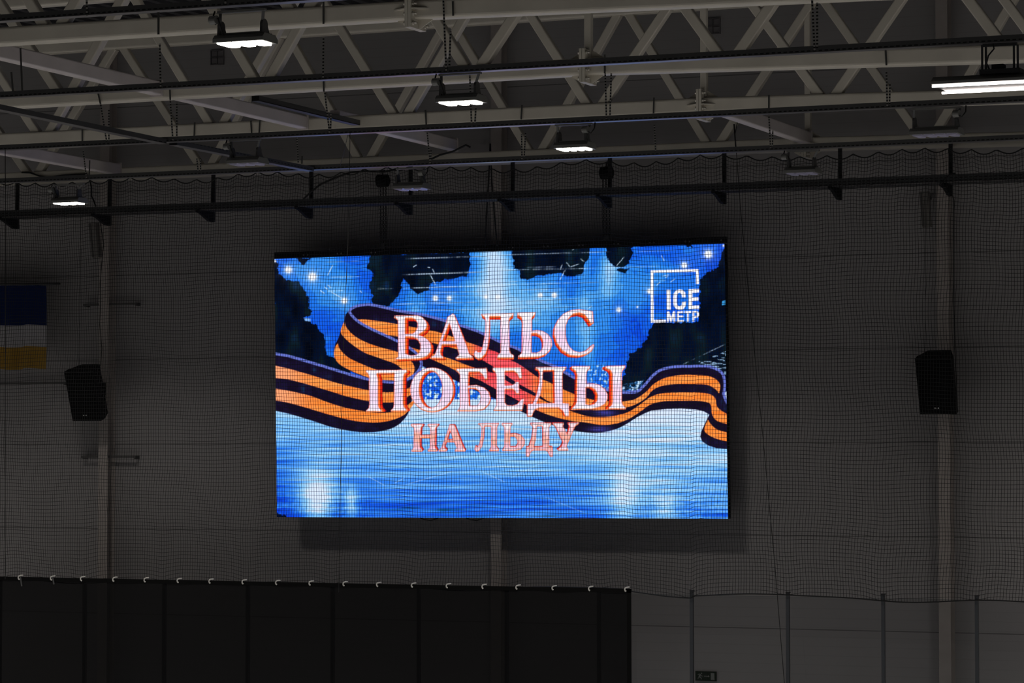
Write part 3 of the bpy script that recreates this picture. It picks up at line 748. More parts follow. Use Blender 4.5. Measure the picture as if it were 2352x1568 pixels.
    # right wave
    WT = D_([(1260, 178), (1400, 172), (1470, 118), (1530, 50)]) + B_([(1570, 1400), (1640, 1350), (1740, 1322), (1850, 1312), (2100, 1312), (2200, 1338), (2265, 1390), (2285, 1480), (2280, 1560)]) + D_([(2275, 200), (2310, 290)])
    outer = D_([(2330, 290), (2330, 745), (2200, 735), (2120, 710), (2060, 670), (2040, 620), (2050, 570), (2100, 460), (2130, 400), (2080, 370), (2000, 350), (1850, 340), (1700, 345), (1550, 360), (1480, 390), (1400, 430), (1290, 500), (1250, 430)])
    img = blend(img, soft(mask(cr_(WT) + outer)), blki)
    img = blend(img, soft(mask(cr_(D_([(1240, 275), (1320, 262), (1400, 240), (1500, 170), (1580, 90), (1700, 30), (1850, 5), (2000, 5), (2120, 15), (2200, 50), (2240, 110), (2228, 188)])) +
                               cr_(D_([(2200, 150), (2120, 105), (2000, 95), (1800, 95), (1650, 115), (1560, 160), (1500, 230), (1400, 295), (1300, 328), (1240, 335)])))), orgi)
    img = blend(img, soft(mask(cr_(D_([(1200, 412), (1330, 370), (1450, 290), (1550, 220), (1650, 190), (1800, 180), (2000, 180), (2130, 195), (2190, 240), (2215, 330), (2330, 410)])) +
                               cr_(D_([(2330, 500), (2210, 462), (2160, 400), (2150, 320), (2120, 280), (2000, 262), (1800, 262), (1650, 270), (1540, 300), (1440, 370), (1330, 440), (1200, 492)])))), orgi)
    img = blend(img, soft(mask(cr_(D_([(2115, 450), (2150, 500), (2210, 550), (2330, 585)])) + cr_(D_([(2330, 675), (2200, 640), (2120, 600), (2080, 550), (2115, 450)])))), orgi)
    stroke(WT, 6, BLU)
    # title letters
    Z3 = ((890, 700), 2352 / 220.0); Z4 = ((1080, 700), 2352 / 300.0); Z5 = ((830, 830), 2352 / 310.0); Z6 = ((1130, 830), 2352 / 320.0); Z7 = ((930, 960), 2352 / 410.0)
    ell = lambda cx, cy, rx, ry: [(cx + rx * math.cos(a), cy + ry * math.sin(a)) for a in np.linspace(0, 2 * math.pi, 49)[:-1]]
    big = [
        (Z3, [(170,265),(740,258),(850,300),(940,390),(975,480),(960,570),(890,660),(760,740),(880,775),(1000,860),(1065,960),(1080,1060),(1050,1170),(970,1265),(860,1315),(720,1335),(180,1350),(185,1325),(262,1270),(258,400),(240,360),(168,315)],
         [[(435,330),(600,332),(690,370),(740,450),(735,560),(690,650),(620,705),(435,712)], [(440,790),(620,795),(740,850),(805,960),(810,1070),(780,1170),(700,1235),(560,1240),(440,1200)]]),
        (Z3, [(1600,215),(1640,240),(1700,380),(1960,1040),(2010,1200),(2090,1270),(2090,1320),(1680,1330),(1680,1290),(1760,1230),(1740,1150),(1700,985),(1340,985),(1300,1140),(1310,1220),(1380,1290),(1375,1320),(1065,1320),(1070,1280),(1160,1220),(1215,1080),(1440,440),(1470,300),(1570,240)], [[(1520,450),(1660,890),(1350,890)]]),
        (Z4, [(205,165),(775,150),(775,190),(710,240),(700,300),(705,800),(725,870),(785,910),(785,960),(485,960),(490,910),(545,860),(550,800),(550,215),(345,215),(350,300),(345,560),(320,740),(280,880),(210,960),(140,975),(80,940),(60,880),(100,815),(140,850),(190,850),(220,760),(255,600),(275,440),(280,300),(265,230),(205,190)], []),
        (Z4, [(855,140),(1175,135),(1170,180),(1110,230),(1105,300),(1105,470),(1200,455),(1300,470),(1400,530),(1465,620),(1475,720),(1440,820),(1360,900),(1240,945),(870,955),(870,915),(925,870),(935,800),(940,300),(925,230),(855,185)], [[(1100,520),(1190,520),(1270,560),(1310,650),(1310,750),(1270,830),(1190,865),(1100,860)]]),
        (Z4, [(2205,120),(2220,330),(2180,350),(2130,270),(2060,180),(1960,150),(1850,170),(1770,250),(1720,370),(1715,520),(1735,650),(1790,760),(1870,830),(1970,855),(2080,830),(2160,760),(2220,705),(2230,740),(2190,830),(2090,900),(1960,930),(1800,915),(1660,830),(1560,690),(1510,530),(1520,400),(1580,270),(1680,160),(1820,95),(1960,80),(2080,95)], []),
        (Z5, [(80,150),(790,145),(800,185),(740,230),(730,300),(730,740),(750,800),(800,850),(780,870),(515,870),(515,850),(560,800),(570,740),(575,210),(265,215),(290,300),(295,760),(310,810),(360,860),(350,880),(80,875),(85,855),(130,810),(140,740),(135,260),(115,215),(80,190)], []),
        (Z5, ell(1230, 495, 378, 388), [ell(1210, 490, 205, 322)]),
        (Z5, [(1655,125),(2185,115),(2195,310),(2150,315),(2120,240),(2060,190),(1870,190),(1860,420),(2000,410),(2130,450),(2220,530),(2250,640),(2220,750),(2130,840),(2000,865),(1670,865),(1690,840),(1720,790),(1720,240),(1690,190),(1655,170)], [[(1860,470),(1990,475),(2060,530),(2085,610),(2070,710),(2020,770),(1880,775)]]),
        (Z6, [(10,105),(490,100),(510,290),(460,290),(430,210),(370,165),(215,170),(215,405),(340,400),(390,370),(400,340),(455,340),(460,550),(410,550),(390,500),(350,470),(215,475),(215,690),(250,740),(350,745),(430,720),(490,640),(545,625),(520,790),(510,830),(25,830),(50,790),(80,740),(75,230),(55,180),(10,150)], []),
        (Z6, [(740,95),(1255,90),(1250,130),(1200,170),(1190,230),(1195,700),(1300,710),(1300,930),(1245,930),(1200,840),(1130,790),(800,790),(720,820),(670,930),(600,930),(600,715),(690,710),(750,560),(795,360),(810,200),(790,150),(740,125)], [[(860,160),(1050,155),(1060,700),(750,710),(820,560),(850,400)]]),
        (Z6, [(1350,80),(1655,80),(1650,120),(1600,170),(1590,230),(1590,380),(1700,370),(1810,395),(1900,460),(1950,550),(1950,640),(1900,730),(1810,780),(1680,810),(1345,815),(1350,790),(1400,740),(1430,680),(1440,230),(1420,170),(1350,120)], [[(1585,440),(1680,440),(1750,490),(1785,570),(1775,660),(1730,715),(1650,735),(1585,720)]]),
        (Z6, [(1920,80),(2250,70),(2245,110),(2200,160),(2190,220),(2190,680),(2210,730),(2260,780),(2255,805),(1970,805),(1970,780),(2025,730),(2035,680),(2035,220),(2010,160),(1920,115)], []),
    ]
    small = [
        (Z7, [(80,80),(235,80),(240,95),(210,130),(205,225),(340,225),(335,130),(300,95),(300,80),(440,80),(440,95),(405,130),(400,380),(425,420),(425,435),(305,435),(305,420),(330,390),(335,265),(200,265),(200,380),(230,420),(225,438),(90,438),(90,420),(118,385),(120,130),(80,95)], []),
        (Z7, [(585,85),(650,85),(670,130),(780,400),(800,420),(795,435),(660,435),(660,420),(690,395),(650,315),(540,315),(520,385),(550,415),(545,435),(445,435),(450,420),(485,385),(560,180),(580,120)], [[(595,165),(640,280),(555,285)]]),
        (Z7, [(970,70),(1238,68),(1230,90),(1210,120),(1208,380),(1240,415),(1235,432),(1110,432),(1115,415),(1140,385),(1140,110),(1045,110),(1040,250),(1015,370),(975,430),(940,440),(918,410),(930,365),(960,380),(985,330),(1005,240),(1015,130),(1000,100),(970,85)], []),
        (Z7, [(1280,68),(1415,68),(1415,85),(1388,115),(1385,210),(1450,200),(1530,225),(1580,290),(1575,350),(1530,410),(1450,430),(1285,430),(1285,415),(1312,385),(1315,120),(1280,90)], [[(1385,240),(1440,240),(1480,280),(1490,330),(1465,375),(1385,380)]]),
        (Z7, [(1660,65),(1930,62),(1925,85),(1900,115),(1900,375),(1945,375),(1945,505),(1915,505),(1885,440),(1855,425),(1690,425),(1660,440),(1635,505),(1600,505),(1600,378),(1635,375),(1670,270),(1690,120),(1660,90)], [[(1735,105),(1815,105),(1820,375),(1695,380),(1725,270)]]),
        (Z7, [(1950,62),(2090,62),(2090,85),(2080,105),(2140,215),(2175,105),(2150,75),(2155,62),(2295,58),(2290,75),(2240,110),(2130,370),(2150,410),(2150,425),(2015,425),(2015,410),(2060,375),(2085,320),(1985,110),(1950,80)], []),
    ]
    VX, VY = 1165.0, 880.0
    def scaled(pts, s): return [(VX + (x - VX) * s, VY + (y - VY) * s + (1 - s) * 40) for x, y in pts]
    def letter(zk, outer, holes, depth, small_):
        nonlocal img
        o = z(*zk, outer); hs = [z(*zk, h) for h in holes]
        steps = 7 if not small_ else 4
        for k in range(steps, 0, -1):
            s = 1 - depth * k / steps
            m = mask(scaled(o, s), [scaled(h, s) for h in hs])
            f = k / steps
            col = C(150, 12, 12) if f > 0.86 else C(232, 40, 18) if f > 0.5 else C(240, 108, 36)
            if small_: col = C(60, 20, 60) if f > 0.8 else C(226, 50, 40)
            img = blend(img, soft(m), col)
        m = mask(o, hs)
        img = blend(img, soft(np.clip(dil(m), 0, 1)), C(226, 84, 60))
        e = ero(m)
        ylo = min(p[1] for p in o); yhi = max(p[1] for p in o)
        t_ = (Yg - ylo) / (yhi - ylo)
        ins = soft(e, 5); lowlight = np.clip((shiftm(m, 0, -2.6) < 0.5) * m, 0, 1)
        if not small_:
            fc = ramp(t_ + (n2 - .5) * .2, [(0, C(246, 240, 252)), (0.35, C(238, 224, 246)), (0.6, C(240, 206, 232)), (0.85, C(236, 218, 240)), (1, C(246, 240, 252))])
        else:
            fc = ramp(t_ + (n2 - .5) * .5, [(0, C(248, 232, 242)), (0.3, C(242, 190, 200)), (0.55, C(240, 168, 150)), (0.85, C(236, 180, 200)), (1, C(246, 220, 234))])
        img = blend(img, soft(e), fc)
        img = blend(img, soft(lowlight.astype(np.float32)) * (.75 if not small_ else .5), C(244, 128, 62))
        rim = np.clip((shiftm(m, -1.6, 0) < 0.5) * m, 0, 1).astype(np.float32)
        img = blend(img, soft(rim) * .45, C(240, 140, 110))
        rim = np.clip((shiftm(m, 1.4, 0) < 0.5) * m, 0, 1).astype(np.float32)
        img = blend(img, soft(rim) * .35, C(236, 150, 170))
    for zk, o, h in big: letter(zk, o, h, 0.034, False)
    for zk, o, h in small: letter(zk, o, h, 0.022, True)
    # corner logo
    Z8 = ((1480, 610), 11.2)
    lg = [([(160,120),(1395,88),(1405,470),(1330,472),(1325,155),(235,183),(240,1395),(555,1390),(555,1455),(170,1465)], []),
          ([(572,622),(672,620),(678,1132),(580,1132)], []),
          ([(745,800),(760,700),(820,630),(910,605),(990,625),(1050,690),(1062,810),(965,812),(955,730),(905,690),(850,720),(832,800),(838,980),(860,1030),(910,1045),(960,1010),(970,930),(1072,925),(1060,1040),(1000,1120),(910,1135),(820,1110),(760,1040),(742,950)], []),
          ([(1130,605),(1405,597),(1405,690),(1240,695),(1240,815),(1390,812),(1390,900),(1230,905),(1232,1030),(1410,1022),(1410,1112),(1140,1118)], []),
          ([(580,1180),(640,1175),(690,1320),(740,1172),(798,1172),(798,1452),(752,1452),(750,1290),(705,1452),(668,1452),(628,1290),(628,1455),(582,1455)], []),
          ([(840,1175),(1005,1172),(1005,1215),(885,1220),(885,1285),(1000,1283),(1000,1328),(885,1330),(885,1400),(1015,1396),(1015,1445),(842,1448)], []),
          ([(1030,1170),(1210,1165),(1210,1212),(1145,1215),(1145,1442),(1098,1444),(1098,1218),(1030,1218)], []),
          ([(1235,1168),(1350,1162),(1405,1210),(1410,1280),(1370,1330),(1285,1345),(1285,1440),(1238,1442)], [[(1285,1210),(1340,1208),(1362,1245),(1345,1285),(1285,1295)]])]
    for o, h in lg: img = blend(img, soft(mask(z(*Z8, o), [z(*Z8, q) for q in h])), C(246, 242, 250))
    img = np.clip(img, 0, 1)
    lin = np.where(img <= 0.04045, img / 12.92, ((img + 0.055) / 1.055) ** 2.4)
    lin = lin.reshape(HI // 2, 2, WI // 2, 2, 3).mean((1, 3))
    fx = np.clip((PXs - X0) - 0.5, 0, WI // 2 - 1.001); fy = np.clip((PYs - Y0) - 0.5, 0, HI // 2 - 1.001)
    ix = fx.astype(int); iy = fy.astype(int); tx = (fx - ix)[:, None]; ty = (fy - iy)[:, None]
    return (lin[iy, ix] * (1 - tx) + lin[iy, ix + 1] * tx) * (1 - ty) + (lin[iy + 1, ix] * (1 - tx) + lin[iy + 1, ix + 1] * tx) * ty
# ---- end paint
YS = 35.40
def screen_point(px, py):
    return P(px, py, YS - 0.09 * (1187 - py) / 600.0)
C_TL, C_TR, C_BL, C_BR = (630.5, 594.5), (1664.5, 559.5), (636, 1187), (1672, 1191)
scr = thing('led_screen', 'large LED video screen showing blue ice, a striped ribbon and Cyrillic title', 'screen', screen_point(1154, 1189))
NXs, NYs = 1040, 606
w3 = [screen_point(*c) for c in (C_TL, C_TR, C_BL, C_BR)]
uu = np.linspace(0, 1, NXs + 1); vv = np.linspace(0, 1, NYs + 1)
U, V = np.meshgrid(uu, vv)
W = [np.array(p) for p in w3]
pts = (W[0][None, None] * ((1 - U) * (1 - V))[..., None] + W[1][None, None] * (U * (1 - V))[..., None]
       + W[2][None, None] * ((1 - U) * V)[..., None] + W[3][None, None] * (U * V)[..., None]).reshape(-1, 3)
rel = pts - np.array(cam.location)
dep_ = rel @ np.array(_A)
PXs = CX + F_PX * (rel @ np.array(_R)) / dep_
PYs = CY - F_PX * (rel @ np.array(_U)) / dep_
cols = paint_screen(PXs, PYs)
o_ = np.array(world_loc(scr))
me = bpy.data.meshes.new('display_face')
nv = pts.shape[0]; nf = NXs * NYs
me.vertices.add(nv); me.loops.add(nf * 4); me.polygons.add(nf)
me.vertices.foreach_set('co', (pts - o_).astype(np.float32).ravel())
ii = np.arange(nv).reshape(NYs + 1, NXs + 1)
q = np.stack([ii[1:, :-1], ii[1:, 1:], ii[:-1, 1:], ii[:-1, :-1]], -1).reshape(-1, 4)
me.loops.foreach_set('vertex_index', q.ravel().astype(np.int32))
me.polygons.foreach_set('loop_start', (np.arange(nf) * 4).astype(np.int32))
me.polygons.foreach_set('loop_total', np.full(nf, 4, np.int32))
me.update(); me.validate()
ca = me.color_attributes.new('picture', 'FLOAT_COLOR', 'POINT')
ca.data.foreach_set('color', np.concatenate([cols, np.ones((nv, 1))], 1).astype(np.float32).ravel())
mp = bpy.data.materials.new('led_picture'); mp.use_nodes = True
nt = mp.node_tree; nt.nodes.clear()
at = nt.nodes.new('ShaderNodeAttribute'); at.attribute_name = 'picture'
em = nt.nodes.new('ShaderNodeEmission'); em.inputs[1].default_value = 1.15
ou = nt.nodes.new('ShaderNodeOutputMaterial')
nt.links.new(at.outputs['Color'], em.inputs[0]); nt.links.new(em.outputs[0], ou.inputs[0])
me.materials.append(mp)
face = bpy.data.objects.new('display_face', me); COL.objects.link(face); face.parent = scr
# cabinet behind the picture
cab = MB()
f4 = [w3[0], w3[1], w3[3], w3[2]]
fr_ = [p + Vector((0, 0.004, 0)) for p in f4]; bk_ = [p + Vector((0, 0.115, 0)) for p in f4]
cab.add(fr_ + bk_, [(0, 1, 2, 3), (4, 7, 6, 5), (0, 4, 5, 1), (1, 5, 6, 2), (2, 6, 7, 3), (3, 7, 4, 0)])
cab.build('cabinet', M_BLACK, scr)
ra, rb = screen_point(634, 587), screen_point(1670, 551)
ra.y = rb.y = w3[0].y - 0.02
rail = MB().bar(ra, rb, 0.06, 0.082, (0, 1, 0)).build('top_rail', M_BLACK, scr)
M_PIN = mat('screen_bolt_steel', (0.20, 0.20, 0.21), 0.3, 0.7)
for i in range(13):
    xx = 706 + i * 77.2 + (i * i) * 0.22
    for dx in (-4.5, 4.5):
        px_ = xx + dx
        if px_ > 1662: continue
        py_ = 587 - (px_ - 634) * 36 / 1036.0 + 1.0
        c = screen_point(px_, py_); c.y = ra.y - 0.03
        MB().cyl(c + Vector((0, -0.010, 0)), c, 0.0115, 10).build('bolt', M_PIN, rail)
for xs_ in (965, 1070):
    MB().tube([P(xs_, 1189, YS + 0.05), P(xs_ + 10, 1193, YS + 0.05), P(xs_ + 25, 1195, YS + 0.05), P(xs_ + 42, 1189, YS + 0.05)], 0.008).build('hanging_cable', M_CABLE, scr, smooth=True)

# ------------------------------------------------------------------ chain hoists and slings that carry the screen
def chain(mb, a, b, r=0.011, wire=0.0042, link=0.036):
    a = Vector(a); b = Vector(b); n = max(2, int((b - a).length / (link * 0.72)))
    d = (b - a).normalized()
    s1 = d.cross(Vector((0, 1, 0))).normalized(); s2 = d.cross(s1)
    for i in range(n):
        c = a + (b - a) * ((i + 0.5) / n); s = s1 if i % 2 else s2
        lp = []
        for k in range(8):
            t_ = 2 * math.pi * k / 8
            lp.append(c + d * math.cos(t_) * link * 0.5 + s * math.sin(t_) * r)
        lp.append(lp[0])
        mb.tube(lp, wire, 4)
def hoist(label, px, py, chains, ytop, yend):
    Yh = 35.25
    c = P(px, py, Yh)
    h = thing('chain_hoist', label, 'hoist', c)
    b = MB()
    b.tube([c + Vector((-0.088, 0, 0)), c + Vector((-0.07, 0, 0)), c + Vector((0.07, 0, 0)), c + Vector((0.088, 0, 0))], [0.05, 0.083, 0.083, 0.05], 18)
    b.build('hoist_body', M_BLACK, h)
    tpt = P(px, ytop, Yh)
    hk = MB(); hk.tube([c + Vector((0, 0, 0.06)), c + Vector((0, 0, 0.12)), c + Vector((0.03, 0, 0.15)), c + Vector((0, 0, 0.18)), c + Vector((-0.03, 0, 0.15)), c + Vector((-0.005, 0, 0.12))], 0.012, 6)
    hk.build('hook', M_DARK, h, smooth=True)
    MB().tube([Vector((c.x, Yh, c.z + 0.17)), Vector((tpt.x, 35.03, CAMZ + 3.85))], 0.009).build('sling', M_CABLE, h)
    for dx in chains:
        p0 = P(px + dx, py + 12, Yh); p1 = P(px + dx + 1, yend, Yh)
        m = MB(); chain(m, p0, p1); m.build('load_chain', M_CABLE, h)
    sh = P(px + 1, yend, Yh)
    MB().box((sh.x - 0.03, Yh - 0.02, sh.z - 0.02), (sh.x + 0.03, Yh + 0.012, sh.z + 0.05)).build('chain_shackle', M_DARK, h)
hoist('black chain hoist above the left part of the screen', 879, 415, (-5, 1, 7), 388, 568)
hoist('black chain hoist above the right part of the screen', 1393, 397, (-8, -1, 6), 370, 548)
sl = thing('wire_sling', 'black two-leg wire sling above the middle of the screen', 'sling', P(1128, 372, 35.2))
MB().tube([P(1126, 330, 35.03), P(1122, 420, 35.2), P(1117, 500, 35.2), P(1114, 566, 35.2)], 0.011).build('sling_leg', M_CABLE, sl)
MB().tube([P(1126, 330, 35.03), P(1130, 420, 35.2), P(1136, 500, 35.2), P(1142, 564, 35.2)], 0.011).build('sling_leg', M_CABLE, sl)

# ------------------------------------------------------------------ loudspeakers
def glyphs(mb, origin, sx, sz, strokes, th=0.0016):
    pass
def loudspeaker(label, px, py):
    Yf = 34.95
    c = P(px, py, Yf)
    s = thing('loudspeaker', label, 'speaker', c, 'hanging loudspeakers')
    s.rotation_euler = (math.radians(19), 0, 0)
    wf, wb, h, d = 0.455, 0.285, 0.715, 0.345
    body = MB()
    sh = [(-wf/2, 0), (wf/2, 0), (wf/2, 0.10), (wb/2, d), (-wb/2, d), (-wf/2, 0.10)]
    n = 6
    body.add([(x, y, -h) for x, y in sh] + [(x, y, 0) for x, y in sh],
             [tuple(range(n))[::-1], tuple(range(n, 2 * n))] + [(i, (i + 1) % n, n + (i + 1) % n, n + i) for i in range(n)])
    me_o = body.build('cabinet', M_BLACK, s, origin=world_loc(s)); me_o.location = (0, 0, 0)
    shift(me_o, s)
    g = MB().add(*[[(-wf/2 + 0.014, -0.012, -h + 0.012), (wf/2 - 0.014, -0.012, -h + 0.012), (wf/2 - 0.014, -0.012, -0.03), (-wf/2 + 0.014, -0.012, -0.03),
                    (-wf/2 + 0.006, 0.002, -h + 0.006), (wf/2 - 0.006, 0.002, -h + 0.006), (wf/2 - 0.006, 0.002, -0.024), (-wf/2 + 0.006, 0.002, -0.024)],
                   [(0, 1, 2, 3), (0, 4, 5, 1), (1, 5, 6, 2), (2, 6, 7, 3), (3, 7, 4, 0)]])
    go = g.build('grille', M_GRILLE, s, origin=world_loc(s)); go.location = (0, 0, 0); shift(go, s)
    x = -0.035; zb = -h + 0.075; k = 0.016; b_ = 0.0042
    LET = [[(0, 0), (b_, 0), (b_, k * 0.62), (0.010, 0), (0.014, 0), (0.014, k), (0.014 - b_, k), (0.014 - b_, k * 0.38), (b_, k), (0, k)],
           [(0.022, 0), (0.033, 0), (0.033, b_), (0.022 + b_, b_), (0.022 + b_, k), (0.022, k)],
           [(0.042, 0), (0.056, 0), (0.056, k * 0.55), (0.049, k * 0.55), (0.049, k * 0.36), (0.056 - b_, k * 0.36), (0.056 - b_, b_), (0.042 + b_, b_), (0.042 + b_, k - b_), (0.056, k - b_), (0.056, k), (0.042, k)]]
    for L_ in LET:
        lo = MB().plate([(x + u, -0.0135, zb + v) for u, v in L_], (0, 1, 0), 0.003).build('badge_letter', mat('badge_silver', (0.5, 0.5, 0.5), 0.4, 0.3), go, origin=world_loc(s)); lo.location = (0, 0, 0); shift(lo, s)
    wbk = thing('speaker_bracket', label.replace('black loudspeaker hanging', 'dark bracket holding the loudspeaker'), 'bracket', (c.x, 35.49, c.z - 0.225))
    MB().box((c.x - 0.045, 35.40, c.z - 0.25), (c.x + 0.045, 35.57, c.z - 0.20)).build('bracket_arm', M_DARK, wbk)
    MB().box((c.x - 0.06, 35.57, c.z - 0.31), (c.x + 0.06, 35.588, c.z - 0.14)).build('bracket_plate', M_DARK, wbk)
    return s
def shift(ob, s):
    """mesh was given in the thing's own axes: undo the origin subtraction done by build()"""
    off = world_loc(s)
    ob.data.transform(Matrix.Translation(off))
loudspeaker('black loudspeaker hanging left of the screen, beside the flag', 180, 853)
loudspeaker('black loudspeaker hanging right of the screen', 2143, 823)

def wire(name, label, cat, pts, r=0.006, m=None):
    o = MB().tube(pts, r, 5).build(name, m or M_CABLE, origin=pts[0], smooth=True)
    return tag(o, label, cat)
def W_(pts, Y): return [P(x, y, Y) for x, y in pts]
wire('speaker_cable', 'thin black cable running down the left wall column to the loudspeaker', 'cable', W_([(228, 500), (232, 520), (238, 560), (234, 600), (230, 650), (231, 700), (229, 745), (234, 800), (231, 840)], 35.5), 0.006)
wire('speaker_cable', 'thin black cable running down beside the right wall column', 'cable', W_([(2172, 428), (2186, 440), (2191, 460), (2191, 560), (2191, 700), (2193, 800), (2196, 860), (2199, 930)], 35.5), 0.006)
wire('speaker_wire', 'fine wire rising from the left loudspeaker', 'wire', [P(186, 486, 34.765), P(185, 640, 34.9)] + W_([(182, 790), (181, 846)], 35.12), 0.0028)
wire('speaker_wire', 'fine wire rising from the right loudspeaker', 'wire', [P(2127, 414, 34.765), P(2126, 600, 34.9)] + W_([(2125, 758), (2124, 812)], 35.12), 0.0028)
wire('power_cable', 'thick black cable sagging from the wide tray toward the left chain hoist', 'cable', W_([(697, 457), (715, 440), (735, 424), (770, 408), (805, 396), (840, 393), (880, 395), (900, 391), (915, 386)], 34.32), 0.013)
wire('power_cable', 'thick black cable climbing over the last truss, right of the left hoist', 'cable', W_([(950, 371), (985, 368), (1010, 356), (1040, 348), (1060, 338), (1070, 333), (1080, 338)], 34.6), 0.013)
wire('power_cable', 'black cable drooping along the last truss at far left', 'cable', W_([(50, 396), (70, 397), (90, 404), (110, 408), (140, 404), (170, 401), (200, 400)], 34.83), 0.012)
wire('power_cable', 'short black cable crossing the wide tray at far right', 'cable', W_([(2195, 398), (2180, 402), (2168, 415), (2158, 425), (2165, 431), (2176, 428)], 34.3), 0.011)
wire('power_cable', 'black cable curling below the left end of the wide tray', 'cable', [P(206, 412, 34.84)] + W_([(210, 430), (210, 450), (216, 462), (220, 474)], 34.82), 0.011)
wire('rigging_line', 'long thin slanted line from roof to glass right of the screen', 'line', W_([(1697, 262), (1688, 310), (1690, 330), (1700, 470), (1722, 700), (1752, 1000), (1780, 1300), (1802, 1575)], 33.9), 0.0045)
wire('rigging_line', 'thin vertical line hanging across the left part of the screen', 'line', W_([(804, 304), (803, 400), (799, 560), (790, 760), (784, 1000), (780, 1250), (778, 1360)], 27.55), 0.0032)
wire('rigging_line', 'thin slanted line beside the vertical line left of the hoist', 'line', [P(800, 304.5, 27.535), P(790, 350, 29.6), P(781, 381, 31.19)], 0.0032)
wire('rigging_line', 'thin vertical line at the far left edge', 'line', W_([(12, 343), (13, 600), (12, 900), (12, 1330)], 27.55), 0.0045)
wire('net_cord', 'dark cord hanging from the last truss toward the net, right of the screen', 'cord', W_([(1686, 285), (1688, 312)], 34.86) + [P(1689, 325, 34.7), P(1690, 338, 34.3)], 0.009)

# dark column loudspeakers / slim boxes high beside the outer columns
def slim_box(label, x0, y0, x1, y1, lean):
    Yb = 35.55
    a, b = P(x0, y0, Yb), P(x1, y1, Yb)
    t = thing('slim_wall_box', label, 'wall box', (a + b) / 2)
    MB().bar((a.x, Yb, a.z), (b.x, Yb, b.z), 0.10, 0.12, (1, 0, 0), 0.01).build('box_body', mat('slim_box_grey', (0.15, 0.14, 0.13), 0.6), t)
    MB().bar((a.x - 0.035, Yb - 0.065, a.z - 0.01), (b.x - 0.035, Yb - 0.065, b.z + 0.01), 0.03, 0.012, (1, 0, 0)).build('front_strip', mat('slim_box_strip', (0.09, 0.085, 0.08), 0.6), t)
    MB().bar((a.x, Yb, a.z - 0.06), (a.x, YW, a.z - 0.06), 0.04, 0.04, (1, 0, 0)).build('wall_bracket', M_DARK, t)
    return t
slim_box('slim dark box leaning on the wall beside the left column, below the wide tray', 216, 512, 224, 592, 0)
slim_box('slim dark box leaning on the wall beside the right column, below the wide tray', 2124, 440, 2130, 522, 0)

# short steel bars that pass behind the left column, and a rail beside the flag
M_BAR = mat('wall_bar_grey', (0.075, 0.072, 0.07), 0.6)
def wallbar(label, x0, x1, y0, y1, hook=True):
    Yb = 35.68
    a, b = P(x0, y0, Yb), P(x1, y1, Yb); z = (a.z + b.z) / 2
    t = thing('wall_bar', label, 'bar', ((a.x + b.x) / 2, Yb, z))
    MB().bar((a.x, Yb, z), (b.x, Yb, z), 0.03, 0.03, (0, 1, 0), 0.006).build('bar', M_BAR, t)
    for x in (a.x + 0.02, b.x - 0.02):
        MB().box((x - 0.010, Yb, z - 0.028), (x + 0.010, YW, z + 0.015)).build('wall_fixing', M_BAR, t)
    return t
wallbar('short dark steel bar behind the left column, the upper of two', 192, 314, 701, 696)
wallbar('short dark steel bar behind the left column, the lower of two', 188, 312, 1047, 1051)
wallbar('long grey wall rail under the flag at far left', -60, 150, 880, 881)

# ------------------------------------------------------------------ flag
YFl = 35.2
fl = thing('wall_flag', 'blue, white and yellow flag hanging on a pole at the far left', 'flag', P(20, 655, YFl))
pa, pb = P(-140, 654, YFl), P(138, 651.5, YFl)
MB().cyl(pa, pb, 0.014, 10).build('pole', M_DARK, fl, smooth=True)
nx, nz = 60, 50
tl, tr, bl, br = P(-120, 657, YFl), P(104, 655, YFl), P(-120, 850, YFl), P(105, 846, YFl)
def flag_pt(u, v):
    p = tl * ((1 - u) * (1 - v)) + tr * (u * (1 - v)) + bl * ((1 - u) * v) + br * (u * v)
    p = p.copy()
    p.y += (0.02 + 0.05 * v) * math.sin(u * 26 + 1.5 * v + math.sin(u * 9) * 1.2) + 0.02 * v * math.sin(u * 11)
    p.z += 0.012 * v * math.sin(u * 17)
    return p
stripes = [('blue_stripe', 0.0, 0.475, mat('flag_blue', (0.005, 0.014, 0.065), 0.8, spec=0.1)),
           ('white_stripe', 0.475, 0.735, mat('flag_white', (0.33, 0.32, 0.33), 0.8)),
           ('yellow_stripe', 0.735, 1.0, mat('flag_yellow', (0.30, 0.17, 0.012), 0.8))]
for nm, v0, v1, m_ in stripes:
    mb_ = MB(); k = 16
    vs = [flag_pt(i / nx, v0 + (v1 - v0) * j / k) for j in range(k + 1) for i in range(nx + 1)]
    n0 = len(vs)
    vs += [p + Vector((0, 0.003, 0)) for p in vs]
    fs = []
    for j in range(k):
        for i in range(nx):
            q0 = j * (nx + 1) + i
            fs.append((q0, q0 + 1, q0 + nx + 2, q0 + nx + 1)); fs.append((n0 + q0, n0 + q0 + nx + 1, n0 + q0 + nx + 2, n0 + q0 + 1))
    mb_.add(vs, fs).build(nm, m_, fl, smooth=True)

